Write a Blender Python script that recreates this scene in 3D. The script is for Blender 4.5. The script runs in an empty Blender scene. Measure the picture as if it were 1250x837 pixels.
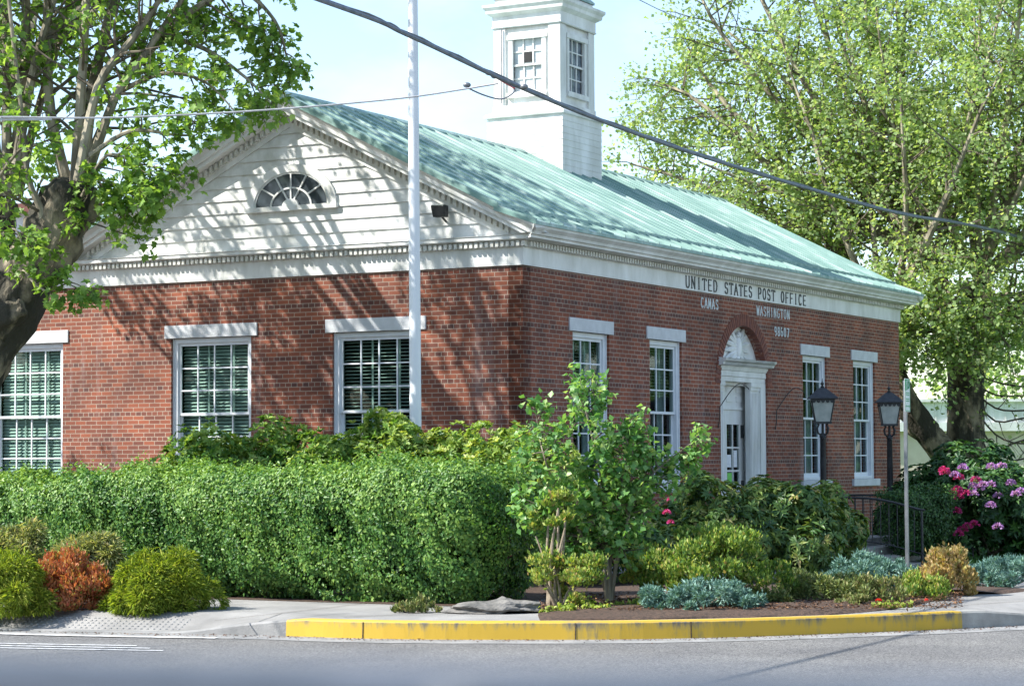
import bpy, bmesh, math, random
import numpy as np
from math import sin, cos, pi, radians, sqrt, atan2
from mathutils import Vector, Matrix
random.seed(7); rng = np.random.default_rng(7)
SC = bpy.context.scene
COL = SC.collection

# ------------------------------------------------------------------ camera
FPX, PITCH, ROLL, CAMH = 2765.1, 0.0519, 0.00419, 1.8
TH = 1.06586365; CX, CY = 0.1609, 33.068          # near corner of the building
F_ = np.array([0, cos(PITCH), sin(PITCH)]); U0 = np.array([0, -sin(PITCH), cos(PITCH)]); R0 = np.array([1., 0, 0])
RR = cos(ROLL)*R0 - sin(ROLL)*U0; UU = sin(ROLL)*R0 + cos(ROLL)*U0
cam = bpy.data.cameras.new("camera"); co = bpy.data.objects.new("camera", cam); COL.objects.link(co)
M = Matrix(((RR[0], UU[0], -F_[0], 0), (RR[1], UU[1], -F_[1], 0), (RR[2], UU[2], -F_[2], CAMH), (0, 0, 0, 1)))
co.matrix_world = M
cam.sensor_width = 36; cam.lens = FPX/1250*36; cam.clip_start = .05; cam.clip_end = 3000
cam.dof.use_dof = True; cam.dof.focus_distance = 33; cam.dof.aperture_fstop = 6.3
SC.camera = co

# ------------------------------------------------------------------ light
EL = radians(43); SUNH = Vector((-.98, -.2, 0)).normalized()
to_sun = Vector((SUNH.x*cos(EL), SUNH.y*cos(EL), sin(EL)))
w = bpy.data.worlds.new("World"); SC.world = w; w.use_nodes = True
nt = w.node_tree; nt.nodes.clear()
out = nt.nodes.new('ShaderNodeOutputWorld'); bg = nt.nodes.new('ShaderNodeBackground')
sky = nt.nodes.new('ShaderNodeTexSky'); sky.sky_type = 'NISHITA'; sky.sun_disc = False
sky.sun_elevation = EL; sky.sun_rotation = atan2(SUNH.x, SUNH.y) % (2*pi)
sky.air_density = 1.0; sky.dust_density = .6; sky.ozone_density = 1.0
bg.inputs['Strength'].default_value = .15
tc = nt.nodes.new('ShaderNodeTexCoord'); mp = nt.nodes.new('ShaderNodeMapping'); mp.inputs['Scale'].default_value = (1, 1, 2.2)
mp.inputs['Location'].default_value = (.13, 0, .1)
nz = nt.nodes.new('ShaderNodeTexNoise'); nz.inputs['Scale'].default_value = 5.0; nz.inputs['Detail'].default_value = 7; nz.inputs['Roughness'].default_value = .55
cr = nt.nodes.new('ShaderNodeValToRGB'); cr.color_ramp.elements[0].position = .50; cr.color_ramp.elements[1].position = .74
cr.color_ramp.elements[0].color = (.02, .02, .02, 1); cr.color_ramp.elements[1].color = (.34, .34, .34, 1)
mx = nt.nodes.new('ShaderNodeMix'); mx.data_type = 'RGBA'; mx.inputs['B'].default_value = (6.2, 7.6, 8.6, 1)
nt.links.new(tc.outputs['Generated'], mp.inputs['Vector']); nt.links.new(mp.outputs[0], nz.inputs['Vector'])
nt.links.new(nz.outputs['Fac'], cr.inputs['Fac']); nt.links.new(cr.outputs['Color'], mx.inputs['Factor'])
nt.links.new(sky.outputs[0], mx.inputs['A']); nt.links.new(mx.outputs['Result'], bg.inputs['Color'])
nt.links.new(bg.outputs[0], out.inputs['Surface'])
sl = bpy.data.lights.new('sun', 'SUN'); sl.energy = 5; sl.angle = radians(.5); sl.color = (1, .965, .90)
so = bpy.data.objects.new('sun', sl); COL.objects.link(so); so.rotation_euler = (-to_sun).to_track_quat('-Z', 'Y').to_euler()
SC.view_settings.view_transform = 'Standard'; SC.view_settings.look = 'None'; SC.view_settings.gamma = 1
SC.view_settings.exposure = .98
SC.render.engine = 'CYCLES'
try: SC.cycles.max_bounces = 6; SC.cycles.transparent_max_bounces = 8
except Exception: pass

# ------------------------------------------------------------------ placing helpers
def ray(px, py): return F_ + RR*(px-625)/FPX - UU*(py-418.5)/FPX
def G(px, py, z=.185):
    d = ray(px, py); t = (z-CAMH)/d[2]; return (d[0]*t, d[1]*t, z)
def D(px, py, Y):
    d = ray(px, py); t = Y/d[1]; return (d[0]*t, Y, CAMH+d[2]*t)
E1 = (cos(TH), sin(TH)); E2 = (-sin(TH), cos(TH))
def B(x, y, z=0): return (CX+E1[0]*x+E2[0]*y, CY+E1[1]*x+E2[1]*y, z)

# ------------------------------------------------------------------ materials
def newmat(name):
    m = bpy.data.materials.new(name); m.use_nodes = True; n = m.node_tree
    return m, n, n.nodes['Principled BSDF']
def N(n, t, **k):
    x = n.nodes.new(t)
    for a, b in k.items(): setattr(x, a, b)
    return x
def noisy(name, c1, c2, scale=3, rough=.6, bump=0, bscale=None, stretch=(1, 1, 1), detail=6, lo=.35, hi=.65, metal=0, spec=.5):
    m, n, p = newmat(name)
    tc = N(n, 'ShaderNodeTexCoord'); mp = N(n, 'ShaderNodeMapping'); mp.inputs['Scale'].default_value = stretch
    nz = N(n, 'ShaderNodeTexNoise'); nz.inputs['Scale'].default_value = scale; nz.inputs['Detail'].default_value = detail; nz.inputs['Roughness'].default_value = .6
    cr = N(n, 'ShaderNodeValToRGB'); cr.color_ramp.elements[0].position = lo; cr.color_ramp.elements[1].position = hi
    cr.color_ramp.elements[0].color = (*c1, 1); cr.color_ramp.elements[1].color = (*c2, 1)
    n.links.new(tc.outputs['Object'], mp.inputs[0]); n.links.new(mp.outputs[0], nz.inputs['Vector']); n.links.new(nz.outputs['Fac'], cr.inputs[0]); n.links.new(cr.outputs[0], p.inputs['Base Color'])
    p.inputs['Roughness'].default_value = rough; p.inputs['Metallic'].default_value = metal; p.inputs['Specular IOR Level'].default_value = spec
    if bump:
        b = N(n, 'ShaderNodeBump'); b.inputs['Strength'].default_value = bump; b.inputs['Distance'].default_value = .05 if 'bark' in name and 'patchy' in name else .02
        n2 = N(n, 'ShaderNodeTexNoise'); n2.inputs['Scale'].default_value = bscale or scale*6; n2.inputs['Detail'].default_value = 5
        n.links.new(mp.outputs[0], n2.inputs['Vector']); n.links.new(n2.outputs['Fac'], b.inputs['Height']); n.links.new(b.outputs[0], p.inputs['Normal'])
    return m
MT = {}
MT['white'] = noisy('white_paint', (.58, .58, .54), (.80, .80, .78), 2.5, .5, .15, 30, (1, 1, .35))
MT['board'] = noisy('white_siding', (.54, .54, .50), (.78, .78, .76), 3, .55, .15, 40, (1, 1, 1))
MT['frame'] = noisy('window_paint', (.66, .69, .72), (.76, .78, .80), 4, .45)
MT['stone'] = noisy('lintel_stone', (.50, .51, .52), (.62, .63, .64), 5, .7, .2, 60)
MT['iron'] = noisy('black_iron', (.008, .010, .012), (.03, .034, .036), 12, .45, .2, 80)
MT['pole'] = noisy('flagpole_paint', (.68, .70, .72), (.78, .79, .80), 1.5, .4, 0, None, (4, 4, .6))
MT['galv'] = noisy('galvanised', (.16, .17, .18), (.26, .27, .28), 6, .45, 0, metal=.6)
MT['step'] = noisy('step_concrete', (.24, .23, .21), (.36, .35, .32), 4, .85, .4, 60)
MT['rock'] = noisy('grey_rock', (.09, .087, .08), (.20, .19, .175), 5, .9, .8, 20)
MT['mulch'] = noisy('bark_mulch', (.028, .018, .012), (.13, .078, .052), 28, .95, 1, 90)
MT['soil'] = noisy('soil', (.05, .035, .02), (.11, .08, .05), 20, .95, 1, 60)
MT['bark'] = noisy('patchy_bark', (.04, .036, .024), (.30, .25, .17), 2.4, .9, .9, 18, (1, 1, .5), lo=.48, hi=.62)
MT['shoot'] = noisy('pale_shoot_bark', (.13, .11, .075), (.38, .33, .24), 3.5, .8, .4, 20, (1, 1, .3), lo=.42, hi=.6)
MT['twig'] = noisy('twig_bark', (.07, .055, .04), (.17, .14, .10), 6, .85)
MT['stem'] = noisy('stem_bark', (.17, .13, .09), (.34, .28, .2), 14, .8, .3)
MT['rubber'] = noisy('cable_sheath', (.10, .12, .15), (.19, .21, .25), 8, .45)
MT['wire'] = noisy('wire_alu', (.42, .42, .42), (.60, .60, .60), 8, .5)
MT['red'] = noisy('red_lead', (.4, .04, .05), (.5, .06, .06), 8, .5)
MT['gold_frieze'] = noisy('dentil_paint', (.56, .55, .49), (.70, .69, .64), 5, .6)
MT['char'] = noisy('black_letter', (.012, .014, .015), (.03, .032, .035), 8, .4)
MT['alu'] = noisy('metal_letter', (.62, .70, .72), (.80, .84, .85), 8, .4)
MT['blind'] = noisy('blind_slats', (.56, .64, .58), (.68, .74, .68), 6, .55)
MT['curtain'] = noisy('curtain', (.30, .33, .34), (.42, .45, .46), 10, .8)
MT['roof_far'] = noisy('far_roof', (.22, .08, .06), (.30, .13, .10), 4, .8)
MT['house'] = noisy('far_wall', (.55, .56, .57), (.66, .67, .68), 2, .7)
MT['beige'] = noisy('beige_stucco', (.52, .44, .36), (.64, .56, .47), 1.2, .9)
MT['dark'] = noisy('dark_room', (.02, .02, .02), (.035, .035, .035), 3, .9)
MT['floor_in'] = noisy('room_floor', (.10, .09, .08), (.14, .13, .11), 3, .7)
MT['lampglass'] = noisy('frosted_glass', (.30, .34, .31), (.42, .45, .41), 7, .3)
MT['green'] = noisy('green_sign', (.03, .28, .10), (.04, .33, .13), 6, .5)
MT['signwhite'] = noisy('white_sign', (.62, .70, .68), (.70, .76, .74), 6, .4)
MT['lime'] = noisy('lime_notice', (.16, .55, .08), (.2, .62, .1), 6, .6)
MT['paper'] = noisy('paper_notice', (.62, .64, .66), (.8, .8, .8), 20, .7)

def glass():
    m, n, p = newmat('window_glass'); n.nodes.remove(p)
    o = n.nodes['Material Output']; g = N(n, 'ShaderNodeBsdfGlossy'); g.inputs['Roughness'].default_value = .03; g.inputs['Color'].default_value = (.62, .66, .68, 1)
    t = N(n, 'ShaderNodeBsdfTransparent'); t.inputs['Color'].default_value = (.76, .83, .81, 1)
    f = N(n, 'ShaderNodeFresnel'); f.inputs['IOR'].default_value = 1.55
    tc = N(n, 'ShaderNodeTexCoord'); nz = N(n, 'ShaderNodeTexNoise'); nz.inputs['Scale'].default_value = 2.2; b = N(n, 'ShaderNodeBump'); b.inputs['Strength'].default_value = .05; b.inputs['Distance'].default_value = .03
    n.links.new(tc.outputs['Object'], nz.inputs['Vector']); n.links.new(nz.outputs['Fac'], b.inputs['Height']); n.links.new(b.outputs[0], g.inputs['Normal'])
    ad = N(n, 'ShaderNodeMath', operation='ADD'); ad.inputs[1].default_value = .0
    x = N(n, 'ShaderNodeMixShader'); n.links.new(f.outputs[0], ad.inputs[0]); geo = N(n, 'ShaderNodeNewGeometry'); iv = N(n, 'ShaderNodeMath', operation='SUBTRACT'); iv.inputs[0].default_value = 1; n.links.new(geo.outputs['Backfacing'], iv.inputs[1]); mm = N(n, 'ShaderNodeMath', operation='MULTIPLY'); n.links.new(ad.outputs[0], mm.inputs[0]); n.links.new(iv.outputs[0], mm.inputs[1]); n.links.new(mm.outputs[0], x.inputs[0]); n.links.new(t.outputs[0], x.inputs[1]); n.links.new(g.outputs[0], x.inputs[2]); n.links.new(x.outputs[0], o.inputs[0])
    return m
MT['glass'] = glass()

def brick():
    m, n, p = newmat('red_brick'); L = n.links.new
    tc = N(n, 'ShaderNodeTexCoord'); sx = N(n, 'ShaderNodeSeparateXYZ'); L(tc.outputs['Object'], sx.inputs[0])
    def mth(op, a, b=None, c=None):
        x = N(n, 'ShaderNodeMath', operation=op)
        for i, v in enumerate((a, b, c)):
            if v is None: continue
            if isinstance(v, (int, float)): x.inputs[i].default_value = v
            else: L(v, x.inputs[i])
        return x.outputs[0]
    u = mth('SUBTRACT', sx.outputs[0], sx.outputs[1]); v = mth('ADD', sx.outputs[2], .0273)
    u = mth('ADD', u, 40.0)
    cb = N(n, 'ShaderNodeCombineXYZ'); L(u, cb.inputs[0]); L(v, cb.inputs[1])
    def bt(wd, c1, c2, seed):
        b = N(n, 'ShaderNodeTexBrick'); b.offset = .5; b.offset_frequency = 2
        b.inputs['Scale'].default_value = 1; b.inputs['Brick Width'].default_value = wd; b.inputs['Row Height'].default_value = .0677
        b.inputs['Mortar Size'].default_value = .0052; b.inputs['Mortar Smooth'].default_value = .15; b.inputs['Bias'].default_value = seed
        b.inputs['Color1'].default_value = (*c1, 1); b.inputs['Color2'].default_value = (*c2, 1); b.inputs['Mortar'].default_value = (.39, .315, .245, 1)
        L(cb.outputs[0], b.inputs['Vector']); return b
    b1 = bt(.216, (.27, .078, .038), (.13, .044, .030), -.1); b2 = bt(.108, (.215, .064, .036), (.10, .042, .034), .0)
    row = mth('FLOOR', mth('DIVIDE', v, .0677)); md = mth('MODULO', mth('ADD', row, 6), 6.0)
    hd = mth('COMPARE', md, 2.0, .4)
    mx = N(n, 'ShaderNodeMix', data_type='RGBA'); L(hd, mx.inputs['Factor']); L(b1.outputs['Color'], mx.inputs['A']); L(b2.outputs['Color'], mx.inputs['B'])
    mf = N(n, 'ShaderNodeMix', data_type='FLOAT'); L(hd, mf.inputs['Factor']); L(b1.outputs['Fac'], mf.inputs['A']); L(b2.outputs['Fac'], mf.inputs['B'])
    nz = N(n, 'ShaderNodeTexNoise'); nz.inputs['Scale'].default_value = 1.1; nz.inputs['Detail'].default_value = 8; L(tc.outputs['Object'], nz.inputs['Vector'])
    cr = N(n, 'ShaderNodeValToRGB'); cr.color_ramp.elements[0].position = .3; cr.color_ramp.elements[1].position = .7; cr.color_ramp.elements[0].color = (.62, .62, .64, 1); cr.color_ramp.elements[1].color = (1.25, 1.22, 1.2, 1); L(nz.outputs['Fac'], cr.inputs[0])
    mu = N(n, 'ShaderNodeMix', data_type='RGBA', blend_type='MULTIPLY'); mu.inputs['Factor'].default_value = 1; L(mx.outputs['Result'], mu.inputs['A']); L(cr.outputs[0], mu.inputs['B'])
    # pale efflorescence runs
    mp = N(n, 'ShaderNodeMapping'); mp.inputs['Scale'].default_value = (1.6, 1.6, .18); L(tc.outputs['Object'], mp.inputs[0])
    n3 = N(n, 'ShaderNodeTexNoise'); n3.inputs['Scale'].default_value = 1.3; n3.inputs['Detail'].default_value = 6; n3.inputs['Roughness'].default_value = .7; L(mp.outputs[0], n3.inputs['Vector'])
    c3 = N(n, 'ShaderNodeValToRGB'); c3.color_ramp.elements[0].position = .56; c3.color_ramp.elements[1].position = .8; c3.color_ramp.elements[1].color = (.38, .38, .38, 1); L(n3.outputs['Fac'], c3.inputs[0])
    m3 = N(n, 'ShaderNodeMix', data_type='RGBA'); L(c3.outputs[0], m3.inputs['Factor']); L(mu.outputs['Result'], m3.inputs['A']); m3.inputs['B'].default_value = (.42, .38, .37, 1)
    L(m3.outputs['Result'], p.inputs['Base Color']); p.inputs['Roughness'].default_value = .85
    bp = N(n, 'ShaderNodeBump'); bp.inputs['Strength'].default_value = .6; bp.inputs['Distance'].default_value = .008; bp.invert = True
    L(mf.outputs['Result'], bp.inputs['Height']); L(bp.outputs[0], p.inputs['Normal'])
    return m
MT['brick'] = brick()

def roofmat():
    m, n, p = newmat('green_copper_paint'); L = n.links.new
    tc = N(n, 'ShaderNodeTexCoord'); mp = N(n, 'ShaderNodeMapping'); mp.inputs['Scale'].default_value = (3, .35, .5); L(tc.outputs['Object'], mp.inputs[0])
    nz = N(n, 'ShaderNodeTexNoise'); nz.inputs['Scale'].default_value = 2.2; nz.inputs['Detail'].default_value = 8; nz.inputs['Roughness'].default_value = .65; L(mp.outputs[0], nz.inputs['Vector'])
    cr = N(n, 'ShaderNodeValToRGB'); e = cr.color_ramp.elements; e[0].position = .3; e[1].position = .68; e[0].color = (.13, .25, .22, 1); e[1].color = (.40, .50, .46, 1); x = e.new(.5); x.color = (.22, .35, .31, 1)
    L(nz.outputs['Fac'], cr.inputs[0]); L(cr.outputs[0], p.inputs['Base Color']); p.inputs['Roughness'].default_value = .42; p.inputs['Metallic'].default_value = 0
    n2 = N(n, 'ShaderNodeTexNoise'); n2.inputs['Scale'].default_value = 1.5; b = N(n, 'ShaderNodeBump'); b.inputs['Strength'].default_value = .25; b.inputs['Distance'].default_value = .03
    L(tc.outputs['Object'], n2.inputs['Vector']); L(n2.outputs['Fac'], b.inputs['Height']); L(b.outputs[0], p.inputs['Normal'])
    return m
MT['roof'] = roofmat()

def asphalt():
    m, n, p = newmat('asphalt'); L = n.links.new
    tc = N(n, 'ShaderNodeTexCoord'); a = N(n, 'ShaderNodeTexVoronoi'); a.inputs['Scale'].default_value = 75; L(tc.outputs['Object'], a.inputs['Vector'])
    b = N(n, 'ShaderNodeTexNoise'); b.inputs['Scale'].default_value = .5; b.inputs['Detail'].default_value = 6; L(tc.outputs['Object'], b.inputs['Vector'])
    c1 = N(n, 'ShaderNodeValToRGB'); c1.color_ramp.elements[0].color = (.050, .049, .046, 1); c1.color_ramp.elements[1].color = (.27, .262, .25, 1); c1.color_ramp.elements[0].position = .15; c1.color_ramp.elements[1].position = .95
    L(a.outputs['Color'], c1.inputs[0])
    c2 = N(n, 'ShaderNodeValToRGB'); c2.color_ramp.elements[0].color = (.75, .75, .78, 1); c2.color_ramp.elements[1].color = (1.15, 1.14, 1.12, 1); c2.color_ramp.elements[0].position = .35; c2.color_ramp.elements[1].position = .65; L(b.outputs['Fac'], c2.inputs[0])
    mu = N(n, 'ShaderNodeMix', data_type='RGBA', blend_type='MULTIPLY'); mu.inputs['Factor'].default_value = 1; L(c1.outputs[0], mu.inputs['A']); L(c2.outputs[0], mu.inputs['B'])
    L(mu.outputs['Result'], p.inputs['Base Color']); p.inputs['Roughness'].default_value = .85
    bp = N(n, 'ShaderNodeBump'); bp.inputs['Strength'].default_value = .5; bp.inputs['Distance'].default_value = .006; L(a.outputs['Distance'], bp.inputs['Height']); L(bp.outputs[0], p.inputs['Normal'])
    return m
MT['asphalt'] = asphalt()
MT['gutter'] = noisy('gutter_concrete', (.19, .19, .185), (.30, .295, .285), 3, .85, .4, 70)
MT['paving'] = noisy('sidewalk_concrete', (.20, .195, .185), (.31, .30, .285), 1.6, .88, .5, 90)
MT['paint_line'] = noisy('white_road_paint', (.30, .30, .30), (.75, .75, .74), 9, .7, lo=.35, hi=.5)

def curbpaint():
    m, n, p = newmat('yellow_curb_paint'); L = n.links.new
    tc = N(n, 'ShaderNodeTexCoord'); sx = N(n, 'ShaderNodeSeparateXYZ'); L(tc.outputs['Object'], sx.inputs[0])
    mp = N(n, 'ShaderNodeMapping'); mp.inputs['Scale'].default_value = (1, 1, .25); L(tc.outputs['Object'], mp.inputs[0])
    nz = N(n, 'ShaderNodeTexNoise'); nz.inputs['Scale'].default_value = 11; nz.inputs['Detail'].default_value = 9; nz.inputs['Roughness'].default_value = .7; L(mp.outputs[0], nz.inputs['Vector'])
    n2 = N(n, 'ShaderNodeTexNoise'); n2.inputs['Scale'].default_value = 1.1; n2.inputs['Detail'].default_value = 3; L(tc.outputs['Object'], n2.inputs['Vector'])
    # scuffed most just under the top arris
    a = N(n, 'ShaderNodeMapRange'); a.inputs['From Min'].default_value = .08; a.inputs['From Max'].default_value = .168; L(sx.outputs[2], a.inputs['Value'])
    top = N(n, 'ShaderNodeMath', operation='LESS_THAN'); top.inputs[1].default_value = .172; L(sx.outputs[2], top.inputs[0])
    m1 = N(n, 'ShaderNodeMath', operation='MULTIPLY'); L(a.outputs[0], m1.inputs[0]); L(top.outputs[0], m1.inputs[1])
    m2 = N(n, 'ShaderNodeMath', operation='MULTIPLY_ADD'); L(m1.outputs[0], m2.inputs[0]); m2.inputs[1].default_value = .20; L(nz.outputs['Fac'], m2.inputs[2])
    m4 = N(n, 'ShaderNodeMath', operation='MULTIPLY_ADD'); L(n2.outputs['Fac'], m4.inputs[0]); m4.inputs[1].default_value = .6; L(m2.outputs[0], m4.inputs[2])
    cr = N(n, 'ShaderNodeValToRGB'); e = cr.color_ramp.elements; e[0].position = .67; e[1].position = .87; e[0].color = (.52, .33, .03, 1); e[1].color = (.13, .12, .10, 1); x = e.new(.75); x.color = (.40, .28, .06, 1)
    m5 = N(n, 'ShaderNodeMath', operation='MULTIPLY'); m5.inputs[1].default_value = .8; L(m4.outputs[0], m5.inputs[0]); L(m5.outputs[0], cr.inputs[0]); L(cr.outputs[0], p.inputs['Base Color']); p.inputs['Roughness'].default_value = .7
    b = N(n, 'ShaderNodeBump'); b.inputs['Strength'].default_value = .4; b.inputs['Distance'].default_value = .01; L(nz.outputs['Fac'], b.inputs['Height']); L(b.outputs[0], p.inputs['Normal'])
    return m
MT['yellow'] = curbpaint()
MT['knob'] = noisy('chrome_knob', (.35, .37, .40), (.45, .47, .50), 8, .3)

def leafmat(name, cols, rough=.45, trans=.35, spec=.4):
    m, n, p = newmat(name); L = n.links.new
    at = N(n, 'ShaderNodeAttribute'); at.attribute_name = 'tint'
    cr = N(n, 'ShaderNodeValToRGB'); e = cr.color_ramp.elements
    e[0].color = (*cols[0], 1); e[1].color = (*cols[-1], 1)
    for i, c in enumerate(cols[1:-1]): x = e.new((i+1)/(len(cols)-1)); x.color = (*c, 1)
    L(at.outputs['Fac'], cr.inputs[0]); L(cr.outputs[0], p.inputs['Base Color']); p.inputs['Roughness'].default_value = rough; p.inputs['Specular IOR Level'].default_value = spec
    t = N(n, 'ShaderNodeBsdfTranslucent'); g = N(n, 'ShaderNodeMix', data_type='RGBA', blend_type='MULTIPLY'); g.inputs['Factor'].default_value = 1; g.inputs['B'].default_value = (1.5, 1.45, .6, 1)
    L(cr.outputs[0], g.inputs['A']); L(g.outputs['Result'], t.inputs['Color'])
    x = N(n, 'ShaderNodeMixShader'); x.inputs[0].default_value = trans; L(p.outputs[0], x.inputs[1]); L(t.outputs[0], x.inputs[2]); L(x.outputs[0], n.nodes['Material Output'].inputs[0])
    return m
LF = {
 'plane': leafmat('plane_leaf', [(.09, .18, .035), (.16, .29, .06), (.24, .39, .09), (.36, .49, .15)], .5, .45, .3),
 'plane_far': leafmat('pale_plane_leaf', [(.16, .26, .09), (.25, .365, .14), (.36, .455, .22), (.48, .55, .33)], .6, .5, .3),  # lightened leaf tones: haze over the far crown is put into the colour
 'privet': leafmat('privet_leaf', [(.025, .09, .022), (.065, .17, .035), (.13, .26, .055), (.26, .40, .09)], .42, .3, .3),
 'pieris': leafmat('pieris_leaf', [(.05, .15, .03), (.13, .26, .04), (.27, .39, .08), (.46, .52, .16)], .45, .35),
 'rhodo': leafmat('rhododendron_leaf', [(.03, .085, .03), (.07, .15, .04), (.13, .22, .05), (.24, .30, .07), (.36, .29, .13)], .4, .25),
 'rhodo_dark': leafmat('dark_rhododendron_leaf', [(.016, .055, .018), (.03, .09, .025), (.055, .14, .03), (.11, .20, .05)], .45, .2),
 'young': leafmat('young_tree_leaf', [(.06, .18, .05), (.13, .29, .08), (.23, .40, .13), (.44, .54, .22)], .42, .4),
 'azalea': leafmat('azalea_leaf', [(.07, .15, .03), (.16, .27, .05), (.30, .40, .08), (.46, .48, .14), (.45, .30, .14)], .5, .35),
 'lime': leafmat('lime_leaf', [(.10, .19, .03), (.26, .37, .06), (.46, .52, .12), (.52, .54, .18)], .5, .35),
 'thread': leafmat('thread_cypress_leaf', [(.10, .17, .02), (.21, .30, .03), (.35, .43, .05), (.46, .48, .10)], .6, .3),
 'pale': leafmat('pale_conifer_leaf', [(.16, .20, .08), (.28, .34, .13), (.42, .42, .20), (.48, .42, .24)], .6, .3),
 'orange': leafmat('orange_leaf', [(.14, .16, .03), (.34, .10, .05), (.46, .20, .08), (.50, .12, .07), (.50, .42, .12)], .5, .3),
 'blue': leafmat('blue_juniper_leaf', [(.07, .16, .13), (.13, .26, .22), (.21, .36, .31), (.31, .46, .41)], .6, .15),
 'olive': leafmat('olive_juniper_leaf', [(.06, .10, .03), (.12, .17, .05), (.20, .25, .07), (.30, .27, .12)], .6, .15),
 'amber': leafmat('amber_leaf', [(.16, .18, .05), (.34, .25, .09), (.50, .34, .18), (.54, .50, .20)], .5, .3),
 'chips': leafmat('bark_chip', [(.03, .015, .01), (.08, .04, .022), (.16, .08, .045), (.26, .15, .08)], .9, 0, .1),
 'grass': leafmat('grass_blade', [(.05, .14, .02), (.08, .20, .03), (.13, .27, .05)], .6, .3),
 'magenta': leafmat('magenta_petal', [(.40, .02, .14), (.56, .04, .23), (.66, .12, .36)], .5, .3),
 'purple': leafmat('purple_petal', [(.34, .14, .46), (.46, .24, .60), (.60, .38, .70)], .5, .3),
 'redf': leafmat('red_petal', [(.6, .03, .02), (.8, .05, .03)], .5, .3),
}

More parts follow.
